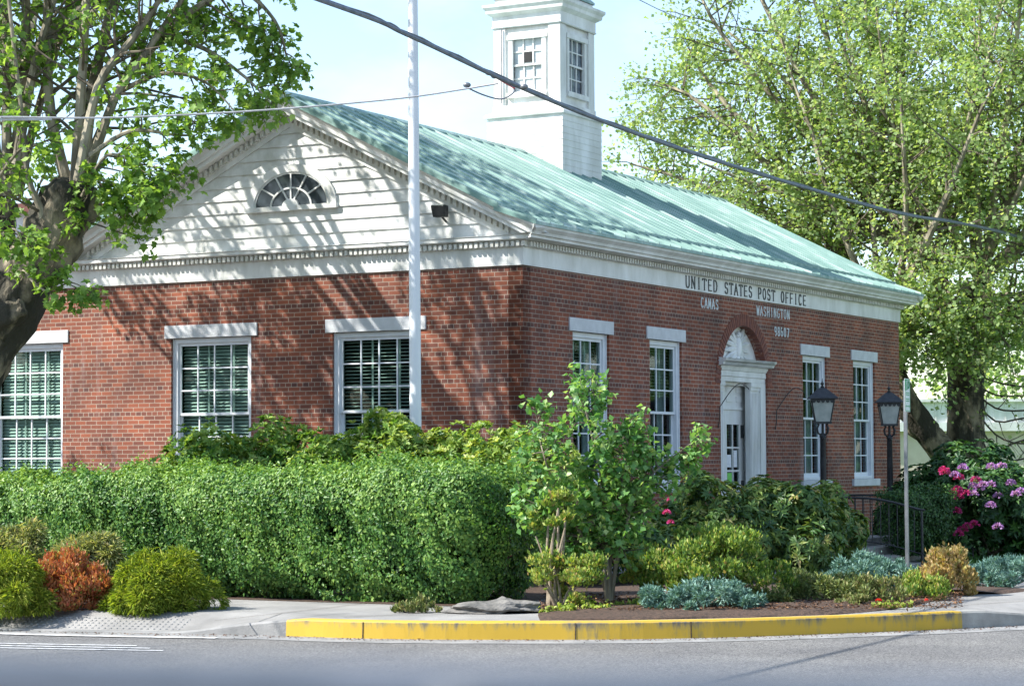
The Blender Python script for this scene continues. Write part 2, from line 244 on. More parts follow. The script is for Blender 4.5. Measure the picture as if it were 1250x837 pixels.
# ------------------------------------------------------------------ mesh helpers
def tag(o, label=None, cat=None, group=None, kind=None):
    if label: o['label'] = label
    if cat: o['category'] = cat
    if group: o['group'] = group
    if kind: o['kind'] = kind
    return o
def empty(name, loc=(0, 0, 0), rz=0):
    o = bpy.data.objects.new(name, None); COL.objects.link(o); o.location = loc; o.rotation_euler = (0, 0, rz); o.empty_display_size = .1
    return o
class MB:
    def __init__(s): s.v = []; s.f = []; s.m = []
    def poly(s, pts, mi=0):
        i = len(s.v); s.v += [tuple(p) for p in pts]; s.f.append(tuple(range(i, i+len(pts)))); s.m.append(mi)
    def hexa(s, p, mi=0):   # 8 pts: bottom 4, top 4
        i = len(s.v); s.v += [tuple(q) for q in p]
        for f in ((0, 3, 2, 1), (4, 5, 6, 7), (0, 1, 5, 4), (1, 2, 6, 5), (2, 3, 7, 6), (3, 0, 4, 7)):
            s.f.append(tuple(i+k for k in f)); s.m.append(mi)
    def box(s, x0, x1, y0, y1, z0, z1, mi=0):
        s.hexa([(x0, y0, z0), (x1, y0, z0), (x1, y1, z0), (x0, y1, z0), (x0, y0, z1), (x1, y0, z1), (x1, y1, z1), (x0, y1, z1)], mi)
    def prism(s, prof, P0, P1, A, Bx, mi=0, caps=True):
        P0, P1, A, Bx = map(Vector, (P0, P1, A, Bx)); i = len(s.v); n = len(prof)
        for P in (P0, P1):
            for a, b in prof: s.v.append(tuple(P+A*a+Bx*b))
        for k in range(n):
            k2 = (k+1) % n; s.f.append((i+k, i+k2, i+n+k2, i+n+k)); s.m.append(mi)
        if caps: s.f.append(tuple(i+k for k in range(n))[::-1]); s.m.append(mi); s.f.append(tuple(i+n+k for k in range(n))); s.m.append(mi)
    def mprism(s, prof, at0, at1, mi=0):
        i = len(s.v); n = len(prof)
        for f in (at0, at1): s.v += [tuple(f(a, b)) for a, b in prof]
        for k in range(n):
            k2 = (k+1) % n; s.f.append((i+k, i+k2, i+n+k2, i+n+k)); s.m.append(mi)
        s.f.append(tuple(i+k for k in range(n))[::-1]); s.m.append(mi); s.f.append(tuple(i+n+k for k in range(n))); s.m.append(mi)
    def tube(s, pts, rad, sides=8, mi=0, cap=True):
        pts = [Vector(p) for p in pts]
        if not hasattr(rad, '__len__'): rad = [rad]*len(pts)
        i = len(s.v); up = Vector((.13, .21, 1)).normalized(); prev = None
        for k, p in enumerate(pts):
            t = (pts[min(k+1, len(pts)-1)]-pts[max(k-1, 0)]).normalized()
            if prev is None:
                a = t.cross(up) if abs(t.dot(up)) < .95 else t.cross(Vector((1, 0, 0)))
            else: a = prev - t*prev.dot(t)
            a.normalize(); prev = a; b = t.cross(a)
            for j in range(sides):
                an = 2*pi*j/sides; s.v.append(tuple(p+(a*cos(an)+b*sin(an))*rad[k]))
        for k in range(len(pts)-1):
            for j in range(sides):
                j2 = (j+1) % sides; s.f.append((i+k*sides+j, i+k*sides+j2, i+(k+1)*sides+j2, i+(k+1)*sides+j)); s.m.append(mi)
        if cap:
            s.f.append(tuple(i+j for j in range(sides))[::-1]); s.m.append(mi)
            s.f.append(tuple(i+(len(pts)-1)*sides+j for j in range(sides))); s.m.append(mi)
    def lathe(s, prof, c=(0, 0, 0), sides=16, mi=0, a0=0):
        i = len(s.v)
        for r, z in prof:
            for j in range(sides):
                an = a0+2*pi*j/sides; s.v.append((c[0]+r*cos(an), c[1]+r*sin(an), c[2]+z))
        for k in range(len(prof)-1):
            for j in range(sides):
                j2 = (j+1) % sides; s.f.append((i+k*sides+j, i+k*sides+j2, i+(k+1)*sides+j2, i+(k+1)*sides+j)); s.m.append(mi)
        s.f.append(tuple(i+j for j in range(sides))[::-1]); s.m.append(mi); s.f.append(tuple(i+(len(prof)-1)*sides+j for j in range(sides))); s.m.append(mi)
    def build(s, name, mats, parent=None, smooth=False, bevel=0):
        me = bpy.data.meshes.new(name); me.from_pydata(s.v, [], s.f)
        if not isinstance(mats, (list, tuple)): mats = [mats]
        for m in mats: me.materials.append(m)
        me.polygons.foreach_set('material_index', s.m)
        if smooth:
            me.polygons.foreach_set('use_smooth', [True]*len(me.polygons))
            me.set_sharp_from_angle(angle=radians(40))
        bm = bmesh.new(); bm.from_mesh(me); bmesh.ops.recalc_face_normals(bm, faces=bm.faces); bm.to_mesh(me); bm.free()
        me.update(); o = bpy.data.objects.new(name, me); COL.objects.link(o); o.parent = parent
        if bevel:
            b = o.modifiers.new('bevel', 'BEVEL'); b.width = bevel; b.segments = 2; b.limit_method = 'ANGLE'
        return o

LEAF = [(0, 0, 0), (.5, .45, .12), (0, 1, -.08), (-.5, .45, .12)]
MAPLE = [(0, 0, 0), (.42, .10, .06), (.36, .32, .05), (.62, .55, .0), (.27, .60, .05), (0, 1.05, -.1), (-.27, .60, .05), (-.62, .55, .0), (-.36, .32, .05), (-.42, .10, .06)]
def leaves(name, P, Ax, Nn, size, mat, parent=None, width=.6, shape=LEAF, tint=None):
    """P base points, Ax leaf axes, Nn leaf normals (n,3); size (n,)"""
    n = len(P); Ax = Ax/np.maximum(np.linalg.norm(Ax, axis=1, keepdims=True), 1e-6)
    S = np.cross(Ax, Nn); S /= np.maximum(np.linalg.norm(S, axis=1, keepdims=True), 1e-6); Nn = np.cross(S, Ax)
    k = len(shape); V = np.zeros((n, k, 3), np.float32)
    for j, (a, b, c) in enumerate(shape):
        V[:, j] = P + size[:, None]*(S*(a*width*(1.25 if shape is LEAF else 1)) + Ax*b + Nn*c)
    nt = k-2; tri = np.array([[0, j+1, j+2] for j in range(nt)])
    idx = (np.arange(n)[:, None, None]*k + tri[None]).reshape(-1)
    me = bpy.data.meshes.new(name); me.vertices.add(n*k); me.vertices.foreach_set('co', V.reshape(-1))
    me.loops.add(len(idx)); me.loops.foreach_set('vertex_index', idx.astype(np.int32))
    me.polygons.add(n*nt); me.polygons.foreach_set('loop_start', np.arange(0, n*nt*3, 3, dtype=np.int32)); 
    try: me.polygons.foreach_set('loop_total', np.full(n*nt, 3, np.int32))
    except Exception: pass
    me.update(calc_edges=True)
    if tint is None: tint = rng.random(n)
    at = me.attributes.new('tint', 'FLOAT', 'FACE'); at.data.foreach_set('value', np.repeat(np.clip(tint, 0, 1), nt).astype(np.float32))
    me.materials.append(mat); o = bpy.data.objects.new(name, me); COL.objects.link(o); o.parent = parent
    return o
def unit(n):
    v = rng.normal(size=(n, 3)); return v/np.linalg.norm(v, axis=1, keepdims=True)
def wob(P, s=1., ph=0.):
    return (np.sin(P[:, 0]*2.3*s+1.1+ph)*np.cos(P[:, 1]*2.9*s+.3)+np.sin(P[:, 2]*3.7*s+P[:, 0]*1.7*s+ph)+.6*np.sin(P[:, 0]*6.1*s+P[:, 1]*5.3*s+P[:, 2]*4.1*s))/2.6

def place_leaves(P, Nrm, mode, leaf, name, mat, parent, width, tintbias=0, shape=LEAF, tvar=.28):
    n = len(P); rnd = unit(n)
    if mode == 'face':
        ax = rnd - Nrm*np.sum(rnd*Nrm, 1, keepdims=True)*.8 + np.array([0, 0, -.35]); nn = Nrm + rng.normal(size=(n, 3))*.45
    elif mode == 'spike':
        ax = Nrm + rnd*.75 + np.array([0, 0, .3]); nn = unit(n)+np.array([0, 0, .6])
    elif mode == 'droop':
        ax = Nrm*.8 + rnd*.45 + np.array([0, 0, -.25]); nn = unit(n)*.6+Nrm+np.array([0, 0, .3])
    elif mode == 'up':
        ax = Nrm*.45 + rnd*.5 + np.array([0, 0, .8]); nn = unit(n)*.7+Nrm
    size = leaf*rng.uniform(.6, 1.3, n)
    t = .42+tintbias+rng.normal(size=n)*tvar+.15*wob(P, 1.5)
    return leaves(name, P.astype(np.float32), ax, nn, size, mat, parent, width, shape, t)

def shrub(name, label, cat, base, rx, ry, h, n, leaf, mat, mode='face', width=.5, lumps=26, lr=.3, group=None, stems=5, flat=1.0, stemmat='twig', rz=0, flowers=(), tint=0, low=.12, lz=1.0, rag=0.0, whorl=0):
    nl = n
    if whorl: n = n//whorl
    root = empty(name, base, rz); tag(root, label, cat, group)
    K = lumps; u = rng.random(K)*2*pi; zz = rng.random(K)**.75*1.0; rad = np.sqrt(np.clip(1-zz**2, 0, 1))
    q = rng.uniform(.5, .98, K)
    LC = np.stack([np.cos(u)*rad*rx*q, np.sin(u)*rad*ry*q, low*h+zz*h*(1-low)*q*flat], 1)
    LR = lr*min(max(rx, ry), h*1.2)*rng.uniform(.55, 1.35, K)
    li = rng.integers(0, K, n); d = unit(n); outw = LC[li]/np.array([rx, ry, h]); outw /= np.linalg.norm(outw, axis=1, keepdims=True)
    d = d+outw*.55; d /= np.linalg.norm(d, axis=1, keepdims=True)
    P = LC[li]+d*np.array([1, 1, lz])*(LR[li]*(.45+.55*rng.random(n)**.45))[:, None]
    sp = rng.random(n) < .10; P[sp] += (d[sp]+np.array([0, 0, .5]))*(rng.random(sp.sum())**2*(.055+rag))[:, None]
    P[:, 2] = np.maximum(P[:, 2], .015+.02*rng.random(n))
    if whorl:
        P = np.repeat(P, whorl, 0); dd = np.repeat(d, whorl, 0)+np.array([0, 0, .25]); dd /= np.linalg.norm(dd, axis=1, keepdims=True); m_ = len(P)
        r_ = unit(m_); r_ -= dd*np.sum(r_*dd, 1, keepdims=True); r_ /= np.linalg.norm(r_, axis=1, keepdims=True)
        up_ = .75 if mode == 'up' else .25
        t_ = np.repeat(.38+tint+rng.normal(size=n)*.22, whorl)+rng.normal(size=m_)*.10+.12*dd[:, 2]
        leaves('foliage', P.astype(np.float32), r_+dd*up_+np.array([0, 0, -.08]), dd*.8+unit(m_)*.25, leaf*rng.uniform(.7, 1.2, m_), LF[mat], root, width, LEAF, t_)
    else: place_leaves(P, d, mode, leaf, 'foliage', LF[mat], root, width, tint+0.0)
    if stems:
        mb = MB()
        for k in range(stems):
            t = LC[rng.integers(0, K)]*.9; b = (rng.uniform(-.12, .12)*rx, rng.uniform(-.12, .12)*ry, -.02); mid = (t[0]*.45+rng.uniform(-.05, .05), t[1]*.45, t[2]*.55)
            r = .012+.012*h; mb.tube([b, mid, t], [r, r*.7, r*.35], 6)
        mb.build('stems', MT[stemmat], root, True)
    for (mat_, fx, fy, fz, r) in flowers:
        flower_head(root, (fx, fy, fz), r, LF[mat_])
    return root
def flower_head(root, c, r, m):
    n = 70; d = unit(n); d[:, 2] = np.abs(d[:, 2])*.9-.2
    P = np.array(c)+d*r*.75
    leaves('flower', P.astype(np.float32), d+unit(n)*.4, unit(n)+d*.5, np.full(n, r*.55), m, root, .7)

# ------------------------------------------------------------------ ground, road, kerb
# kerb line on the corner, world metres (found on the ground plane)
base_px = [(337, 776), (430, 779.5), (530, 781), (640, 781), (740, 781), (860, 779), (960, 776), (1060, 772), (1130, 769.5), (1180, 767), (1250, 763.5)]
kb = [G(a, b, 0)[:2] for a, b in base_px]
left_ext = [(-40, 42.5), (-14, 29.0), (-9, 26.3), (-5.5, 24.45), (-4.2, 24.0), (-3.2, 23.75)]
kr = kb[-1]; right_ext = [(kr[0]+.8, kr[1]+.55), (kr[0]+1.6, kr[1]+1.5), (kr[0]+3.4, kr[1]+4.6), (kr[0]+20, kr[1]+34)]
line = left_ext+kb+right_ext
# smooth once
def smooth(l):
    r = [l[0]]
    for a, b in zip(l[:-1], l[1:]): r += [(a[0]*.75+b[0]*.25, a[1]*.75+b[1]*.25), (a[0]*.25+b[0]*.75, a[1]*.25+b[1]*.75)]
    return r+[l[-1]]
line = smooth(smooth(line))
nor = []
for i, p in enumerate(line):
    a = line[max(i-1, 0)]; b = line[min(i+1, len(line)-1)]; dx, dy = b[0]-a[0], b[1]-a[1]; l = sqrt(dx*dx+dy*dy); nor.append((-dy/l, dx/l))   # towards the building side
def off(i, d): return (line[i][0]+nor[i][0]*d, line[i][1]+nor[i][1]*d)
def kerb_h(x):   # kerb drops to the road at the crossing ramp on the left
    if x < -3.4: return .022
    if x < -2.2: return .022+(.185-.022)*((x+3.4)/1.2)**.7
    if x > 5.0: return max(.05, .185-(x-5.0)*.10)
    return .185
def gz(x, y):   # ground height behind the kerb
    t = min(max((y-27)/6, 0), 1)*min(max((x-1)/3, 0), 1); return .183*(1-t)

mb = MB(); S = 1500
mb.poly([(-S, -S, -.02), (S, -S, -.02), (S, S, -.02), (-S, S, -.02)])
tag(mb.build('ground', MT['soil']), kind='structure')
mb = MB(); mb.poly([(-60, -30, 0), (60, -30, 0), (60, 62, 0), (-60, 62, 0)])
tag(mb.build('road', MT['asphalt']), kind='structure')
# gutter strip
mb = MB()
for i in range(len(line)-1):
    a, b = off(i, -.45), off(i+1, -.45); c, d = off(i+1, .02), off(i, .02)
    mb.poly([(*a, .004), (*b, .004), (*c, .006), (*d, .006)])
tag(mb.build('gutter', MT['gutter']), kind='structure')
mb = MB()
for i in range(len(line)-1):
    if line[i+1][0] < -2.85 and line[i][0] > -16:
        a, b = off(i, -.50), off(i+1, -.50); c, d = off(i+1, -.38), off(i, -.38)
        mb.poly([(*a, .010), (*b, .010), (*c, .010), (*d, .010)])
tag(mb.build('road_marking', MT['paint_line']), kind='structure')
mb = MB()
for k in range(3):
    a = G(20+k*14, 788+k*3, 0); mb.poly([(a[0]-1.6, a[1]+.65, .008), (a[0]+1.2, a[1]-.06, .008), (a[0]+1.2, a[1]-.12, .008), (a[0]-1.6, a[1]+.58, .008)])
tag(mb.build('worn_road_marking', MT['paint_line']), kind='structure')
# kerb solids: yellow stretch and plain ends, with joints
def kerb(i0, i1, mat, name):
    mb = MB()
    for i in range(i0, i1):
        hs = []; r = []
        for j in (i, i+1):
            h = kerb_h(line[j][0]); ch = min(.02, h*.3)
            r.append([(0, -.03), (.012, h-ch), (.03, h), (.17, h), (.17, -.03)])
        P = []
        for j, pr in zip((i, i+1), r): P.append([(*off(j, a), z) for a, z in pr])
        for k in range(4): mb.poly([P[0][k], P[1][k], P[1][k+1], P[0][k+1]])
        if i == i0: mb.poly(P[0])
        if i == i1-1: mb.poly(P[1])
    o = mb.build(name, mat, None, True); return o
def nearest(x): return min(range(len(line)), key=lambda i: abs(line[i][0]-x) if line[i][1] < 40 else 99)
iy0, iy1 = nearest(-2.42), nearest(G(1180, 767, 0)[0])
tag(kerb(0, iy0, MT['gutter'], 'curb'), kind='structure')
tag(kerb(iy0, iy1, MT['yellow'], 'yellow_curb'), kind='structure')
tag(kerb(iy1, len(line)-1, MT['step'], 'end_curb'), kind='structure')
mb = MB()   # dark joints in the kerb
for px in (432, 698, 858):
    x = G(px, 780, 0)[0]; i = nearest(x); a = Vector((*off(i, -.0035), 0)); t = Vector((nor[i][1], -nor[i][0], 0)); n_ = Vector((*nor[i], 0))
    mb.hexa([a-t*.006, a+t*.006, a+t*.006+n_*.02, a-t*.006+n_*.02]+[q+Vector((0, 0, .17)) for q in (a-t*.006+n_*.012, a+t*.006+n_*.012, a+t*.006+n_*.02, a-t*.006+n_*.02)])
tag(mb.build('curb_joint', MT['soil']), kind='structure')
# sidewalk sheet behind kerb, rising from the ramp
mb = MB(); rows = [.165, .4, .715, 1.0, 1.4, 2.0, 2.8, 3.8, 5.5, 8, 12, 17, 24]
for i in range(len(line)-1):
    for a, b in zip(rows[:-1], rows[1:]):
        q = []
        for j, d in ((i, a), (i+1, a), (i+1, b), (i, b)):
            x, y = off(j, d); h = kerb_h(line[j][0])-.003; t = min(1, (d-.165)/.55); g = gz(x, y) if d > 2 else .183
            q.append((x, y, h*(1-t)+g*t))
        mb.poly(q)
tag(mb.build('sidewalk', MT['paving'], None, True), kind='structure')
# tactile bumps on the ramp
mb = MB()
for k in range(34):
    for r in range(5):
        x = -5.9+k*.07; i = nearest(x)
        # walk along the line precisely
        p = None
        for a, b, na in zip(line[:-1], line[1:], nor[:-1]):
            if a[0] <= x <= b[0]: t = (x-a[0])/(b[0]-a[0]); p = (x, a[1]+(b[1]-a[1])*t); nn = na
        if not p: continue
        d = .22+r*.07; q = (p[0]+nn[0]*d, p[1]+nn[1]*d); zz = .019*(1-(d-.165)/.55)+.183*(d-.165)/.55
        mb.lathe([(.02, -.004), (.012, .008)], (q[0], q[1], zz), 6)
tag(mb.build('tactile_paving', MT['gutter']), kind='structure')
# sidewalk joints
mb = MB()
for (a, b) in (((262, 757), (470, 733)), ((420, 753), (640, 741)), ((1130, 741), (1250, 733))):
    A = Vector(G(*a, .19)); Bq = Vector(G(*b, .19)); t = (Bq-A).normalized(); s = Vector((-t.y, t.x, 0))*.008
    mb.poly([A-s, A+s, Bq+s, Bq-s])
tag(mb.build('sidewalk_joint', MT['soil']), kind='structure')
# lawn behind
mb = MB()
def bpoly(pts, z): return [(*B(x, y)[:2], z) for x, y in pts]
mb.poly(bpoly([(-7.15, -3.3), (-.0, -3.4), (0, 0), (0, 40), (-7.15, 40)], .186)); lawnm = MT['mulch']
tag(mb.build('front_bed', lawnm), kind='structure')
mb = MB(); mb.poly([(6.9, 38.4, .03), (60, 38.4, .03), (60, 120, .03), (-80, 120, .03), (-80, 60, .03), (4, 60, .03)])
LAWN = noisy('lawn', (.06, .15, .02), (.12, .26, .04), 9, .9, 1, 120)
tag(mb.build('lawn', LAWN), kind='structure')
# mulch beds (low mounds)
def bed(name, pts, hgt):
    bm = bmesh.new(); c = Vector((sum(p[0] for p in pts)/len(pts), sum(p[1] for p in pts)/len(pts), 0)); pts = smooth(pts+[pts[0]])[:-1]
    rings = []
    for s, z in ((1.0, .06), (.985, .187), (.93, .187+hgt*.6), (.75, .187+hgt), (.45, .187+hgt*1.15)):
        rings.append([bm.verts.new((c.x+(p[0]-c.x)*s+random.uniform(-.02, .02), c.y+(p[1]-c.y)*s, z+random.uniform(-.008, .012))) for p in pts])
    for a, b in zip(rings[:-1], rings[1:]):
        for i in range(len(pts)): bm.faces.new((a[i], a[(i+1) % len(pts)], b[(i+1) % len(pts)], b[i]))
    bm.faces.new(rings[-1])
    for v in bm.verts: v.co.z += gz(v.co.x, v.co.y)-.183
    me = bpy.data.meshes.new(name); bm.to_mesh(me); bm.free(); me.materials.append(MT['mulch'])
    o = bpy.data.objects.new(name, me); COL.objects.link(o); tag(o, kind='structure')
kf = lambda px: off(nearest(G(px, 780, 0)[0]), .19)
bed('planting_bed', [kf(655), kf(740), kf(830), kf(920), kf(1000), kf(1060), (G(1108, 742)[0], G(1108, 742)[1]), G(1190, 722)[:2], G(1245, 725)[:2], G(1290, 712)[:2], G(1180, 700)[:2], G(1050, 702)[:2], G(860, 712)[:2], G(720, 716)[:2], G(655, 735)[:2]], .05)
bed('left_bed', [G(-60, 734)[:2], G(40, 739)[:2], G(150, 743)[:2], G(225, 744)[:2], G(240, 740)[:2], G(240, 727)[:2], G(60, 716)[:2], G(-80, 712)[:2]], .05)

# ------------------------------------------------------------------ the post office
PO = empty('post_office', (CX, CY, 0), TH)
tag(PO, 'red brick post office with white pediment, green metal roof and white cupola', 'post office')
LX, WY, GW = 16.45, 14.5, 8.2
WZ = 4.66
def F2(face, u, d, z): return (u, d, z) if face == 'R' else (d, u, z)
def wall(name, face, outer, holes, depth, mat, d0=0, parent=PO):
    bm = bmesh.new(); loops = []
    for lp in [outer]+holes:
        vs = [bm.verts.new(F2(face, u, d0, z)) for u, z in lp]; es = [bm.edges.new((vs[i], vs[(i+1) % len(vs)])) for i in range(len(vs))]; loops.append((vs, es))
    nv = (0, -1, 0) if face == 'R' else (-1, 0, 0)
    bmesh.ops.triangle_fill(bm, use_beauty=True, use_dissolve=False, edges=[e for l in loops for e in l[1]], normal=nv)
    for vs, es in loops:
        back = [bm.verts.new(Vector(v.co)+Vector((0, depth, 0) if face == 'R' else (depth, 0, 0))) for v in vs]
        for i in range(len(vs)):
            j = (i+1) % len(vs); bm.faces.new((vs[i], vs[j], back[j], back[i]))
    me = bpy.data.meshes.new(name); bm.to_mesh(me); bm.free(); me.materials.append(mat)
    o = bpy.data.objects.new(name, me); COL.objects.link(o); o.parent = parent
    return o
def rect(u0, u1, z0, z1): return [(u0, z0), (u1, z0), (u1, z1), (u0, z1)]
ZT, ZB = 3.77, 1.41
WR = [(2.2, .62), (4.92, .62), (11.62, .62), (14.32, .62)]
WL = [(2.55, .78), (5.63, .78), (9.41, .78), (12.6, .78)]
DC, DR, DZ = 8.2, 1.06, 3.12
arch = [(DC-DR, .42), (DC+DR, .42)]+[(DC+DR*cos(a), DZ+DR*sin(a)) for a in np.linspace(0, pi, 25)]
wall('brick_wall', 'R', rect(0, LX, -.1, WZ), [rect(c-h, c+h, ZB, ZT) for c, h in WR]+[arch], .24, MT['brick'])
wall('brick_wall', 'L', rect(0, WY, -.1, WZ), [rect(c-h, c+h, ZB, ZT) for c, h in WL], .24, MT['brick'])
mb = MB(); mb.box(LX-.24, LX, .25, GW+.0, -.1, WZ); mb.box(.25, LX, GW+5.9, WY, -.1, WZ); mb.build('brick_wall', MT['brick'], PO)
# interior: floor, ceiling, partition so windows look into a dim room
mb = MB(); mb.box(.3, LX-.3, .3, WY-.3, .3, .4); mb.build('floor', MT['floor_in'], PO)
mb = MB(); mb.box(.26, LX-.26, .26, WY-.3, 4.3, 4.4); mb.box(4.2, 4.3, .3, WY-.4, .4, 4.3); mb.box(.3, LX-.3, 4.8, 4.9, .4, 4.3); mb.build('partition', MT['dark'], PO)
# brick arch ring (radial bricks)
mb = MB(); na = 46
for k in range(na):
    a0, a1 = pi*k/na+.008, pi*(k+1)/na-.008; r0, r1 = DR-.002, DR+.205
    q = [(DC+r*cos(a), DZ+r*sin(a)) for r, a in ((r0, a0), (r0, a1), (r1, a1), (r1, a0))]
    if q[0][1] < DZ-.01: continue
    mb.hexa([(u, -.012, z) for u, z in q]+[(u, .10, z) for u, z in q], k % 2)
mb.build('brick_arch', [noisy('arch_brick', (.17, .06, .04), (.26, .095, .06), 9, .85), noisy('arch_brick_dark', (.13, .05, .04), (.21, .075, .05), 9, .85)], PO)

# lintels and sills
for c, h in WR:
    mb = MB(); mb.box(c-.75, c+.75, -.025, .12, ZT, ZT+.205); mb.build('lintel', MT['stone'], PO, bevel=.006)
    mb = MB(); mb.box(c-.75, c+.75, -.05, .12, ZB-.14, ZB); mb.build('sill', MT['stone'], PO, bevel=.006)
for c, h in WL:
    mb = MB(); mb.box(-.025, .12, c-.9, c+.9, ZT, ZT+.205); mb.build('lintel', MT['stone'], PO, bevel=.006)
    mb = MB(); mb.box(-.05, .12, c-.9, c+.9, ZB-.14, ZB); mb.build('sill', MT['stone'], PO, bevel=.006)

def bx(mb, face, u0, u1, d0, d1, z0, z1, mi=0):
    if face == 'R': mb.box(u0, u1, d0, d1, z0, z1, mi)
    else: mb.box(d0, d1, u0, u1, z0, z1, mi)
def sash_window(face, u0, u1, z0, z1, cols, rows, parent=PO, rec=.06, blind=None, drop=1.0, tilt=.5, nm='window', fw=.085, zm=None):
    mb = MB(); zm = zm or (z0+z1)/2
    bx(mb, face, u0, u0+fw, rec, rec+.13, z0, z1); bx(mb, face, u1-fw, u1, rec, rec+.13, z0, z1)
    bx(mb, face, u0+fw, u1-fw, rec, rec+.13, z1-.08, z1); bx(mb, face, u0+fw, u1-fw, rec-.02, rec+.13, z0, z0+.06)
    bx(mb, face, u0-.0, u0+.03, rec-.02, rec, z0, z1); bx(mb, face, u1-.03, u1, rec-.02, rec, z0, z1)
    fr = mb.build(nm, MT['frame'], parent, bevel=.004)
    a, b = u0+fw, u1-fw
    for nmz, (q0, q1), d in (('upper', (zm-.02, z1-.08), rec+.035), ('lower', (z0+.06, zm+.02), rec+.078)):
        mb = MB(); st = .045; bot = .07 if nmz == 'lower' else .04
        bx(mb, face, a, a+st, d, d+.035, q0, q1); bx(mb, face, b-st, b, d, d+.035, q0, q1)
        bx(mb, face, a+st, b-st, d, d+.035, q1-.045, q1); bx(mb, face, a+st, b-st, d, d+.035, q0, q0+bot)
        for k in range(1, cols):
            u = a+st+(b-a-2*st)*k/cols; bx(mb, face, u-.011, u+.011, d+.003, d+.03, q0+bot, q1-.045)
        for k in range(1, rows):
            z = q0+bot+(q1-.045-q0-bot)*k/rows; bx(mb, face, a+st, b-st, d+.005, d+.028, z-.011, z+.011)
        mb.build('sash', MT['frame'], fr)
        mb = MB(); bx(mb, face, a+st, b-st, d+.014, d+.018, q0+bot, q1-.045); mb.build('pane', MT['glass'], fr)
    if blind:
        mb = MB(); z = z1-.1; zend = z1-(z1-z0)*drop; d = rec+.155
        while z > zend:
            dd, dz = .028*cos(tilt), .028*sin(tilt)
            pts = [F2(face, a+.02, d-dd, z-dz), F2(face, b-.02, d-dd, z-dz), F2(face, b-.02, d+dd, z+dz), F2(face, a+.02, d+dd, z+dz)]
            mb.hexa(pts+[(p[0], p[1], p[2]+.002) for p in pts]); z -= .054
        for f in (.27, .62):
            u = a+(b-a)*f; bx(mb, face, u-.016, u+.016, d-.032, d-.028, zend, z1-.1)
        mb.build('blind', MT['blind'], fr)
    return fr
for k, (c, h) in enumerate(WL): sash_window('L', c-h, c+h, ZB, ZT, 4, 3, blind=True, drop=(1, .98, 1, 1)[k], tilt=(.35, .75, .9, .9)[k], zm=2.56)
for k, (c, h) in enumerate(WR):
    fr = sash_window('R', c-h, c+h, ZB, ZT, 3, 3, blind=k in (0, 1), drop=(.5, .4, .5, 0)[k], tilt=.15, zm=2.58)
    mb = MB(); bx(mb, 'R', c+h-.35, c+h-.1, .30, .32, ZB, ZT-.1); bx(mb, 'R', c-h+.1, c-h+.2, .30, .32, ZB, ZT-.1); mb.build('curtain', MT['curtain'], fr)

# ---- entablature
fz = MB()
fz.box(-.03, LX+.03, -.03, .24, WZ, 4.93)                      # frieze, street side
fz.box(-.032, .24, .24, WY, WZ+.001, 4.931)
fz.box(LX-.2, LX+.031, .24, GW, WZ+.001, 4.931)
fz.build('frieze', MT['white'], PO, bevel=.004)
cr_ = MB()
prof_full = [(0, 4.93), (.07, 4.93), (.07, 5.015), (.16, 5.02), (.19, 5.03), (.29, 5.035), (.29, 5.075), (.33, 5.08), (.345, 5.12), (.40, 5.17), (.41, 5.205), (0, 5.205)]
prof_ped = [(0, 4.93), (.07, 4.93), (.07, 5.015), (.13, 5.02), (.14, 5.03), (.165, 5.035), (.165, 5.085), (.18, 5.095), (0, 5.125)]
Z3 = (0, 0, 1)
cr_.mprism(prof_full, lambda a, z: (-a, -a-.001, z), lambda a, z: (LX+a, -a-.001, z))
cr_.mprism(prof_ped, lambda a, z: (-a-.001, -a, z), lambda a, z: (-a-.001, GW+.32, z))
cr_.prism(prof_full, (-.002, GW+.33, 0), (-.002, WY, 0), (-1, 0, 0), Z3)
cr_.mprism(prof_full, lambda a, z: (LX+a+.001, -a, z), lambda a, z: (LX+a+.001, GW+.3, z))
cr_.build('cornice', MT['white'], PO)
dn = MB()
k = 0.02
while k < LX: dn.box(k, k+.05, -.128, -.071, 4.935, 5.008); k += .092
dn.build('dentil_band', MT['gold_frieze'], PO); dn = MB()
k = -.1
while k < GW+.4: dn.box(-.128, -.071, k, k+.048, 4.935, 5.008); k += .088
dn.build('dentil_band', MT['gold_frieze'], PO)
# ---- roof
RY, RZ = 4.1, 7.50; BY, BZ = .22, 5.535; EY, EZ = -.43, 5.225
RX0, RX1 = -.385, LX+.385
rf = MB()
for s in (0, 1):
    m_ = (lambda y: y) if s == 0 else (lambda y: 2*RY-y)
    rf.prism([(m_(RY), RZ), (m_(BY), BZ), (m_(BY), BZ-.07), (m_(RY), RZ-.09)], (RX0, 0, 0), (RX1, 0, 0), (0, 1, 0), Z3)
    rf.prism([(m_(BY+.05), BZ-.02), (m_(EY), EZ+.03), (m_(EY), EZ-.02), (m_(BY+.05), BZ-.09)], (RX0, 0, 0), (RX1, 0, 0), (0, 1, 0), Z3)
rf.box(0.0, 12, GW+.35, WY, 5.20, 5.26)
rf.prism([(-.09, -.02), (0, .045), (.09, -.02), (.09, -.05), (-.09, -.05)], (RX0-.01, RY, RZ), (RX1+.01, RY, RZ), (0, 1, 0), Z3)
ro = rf.build('roof', MT['roof'], PO)
sm = MB(); x = RX0+.02; sl_ = Vector((0, BY-RY, BZ-RZ)).normalized()
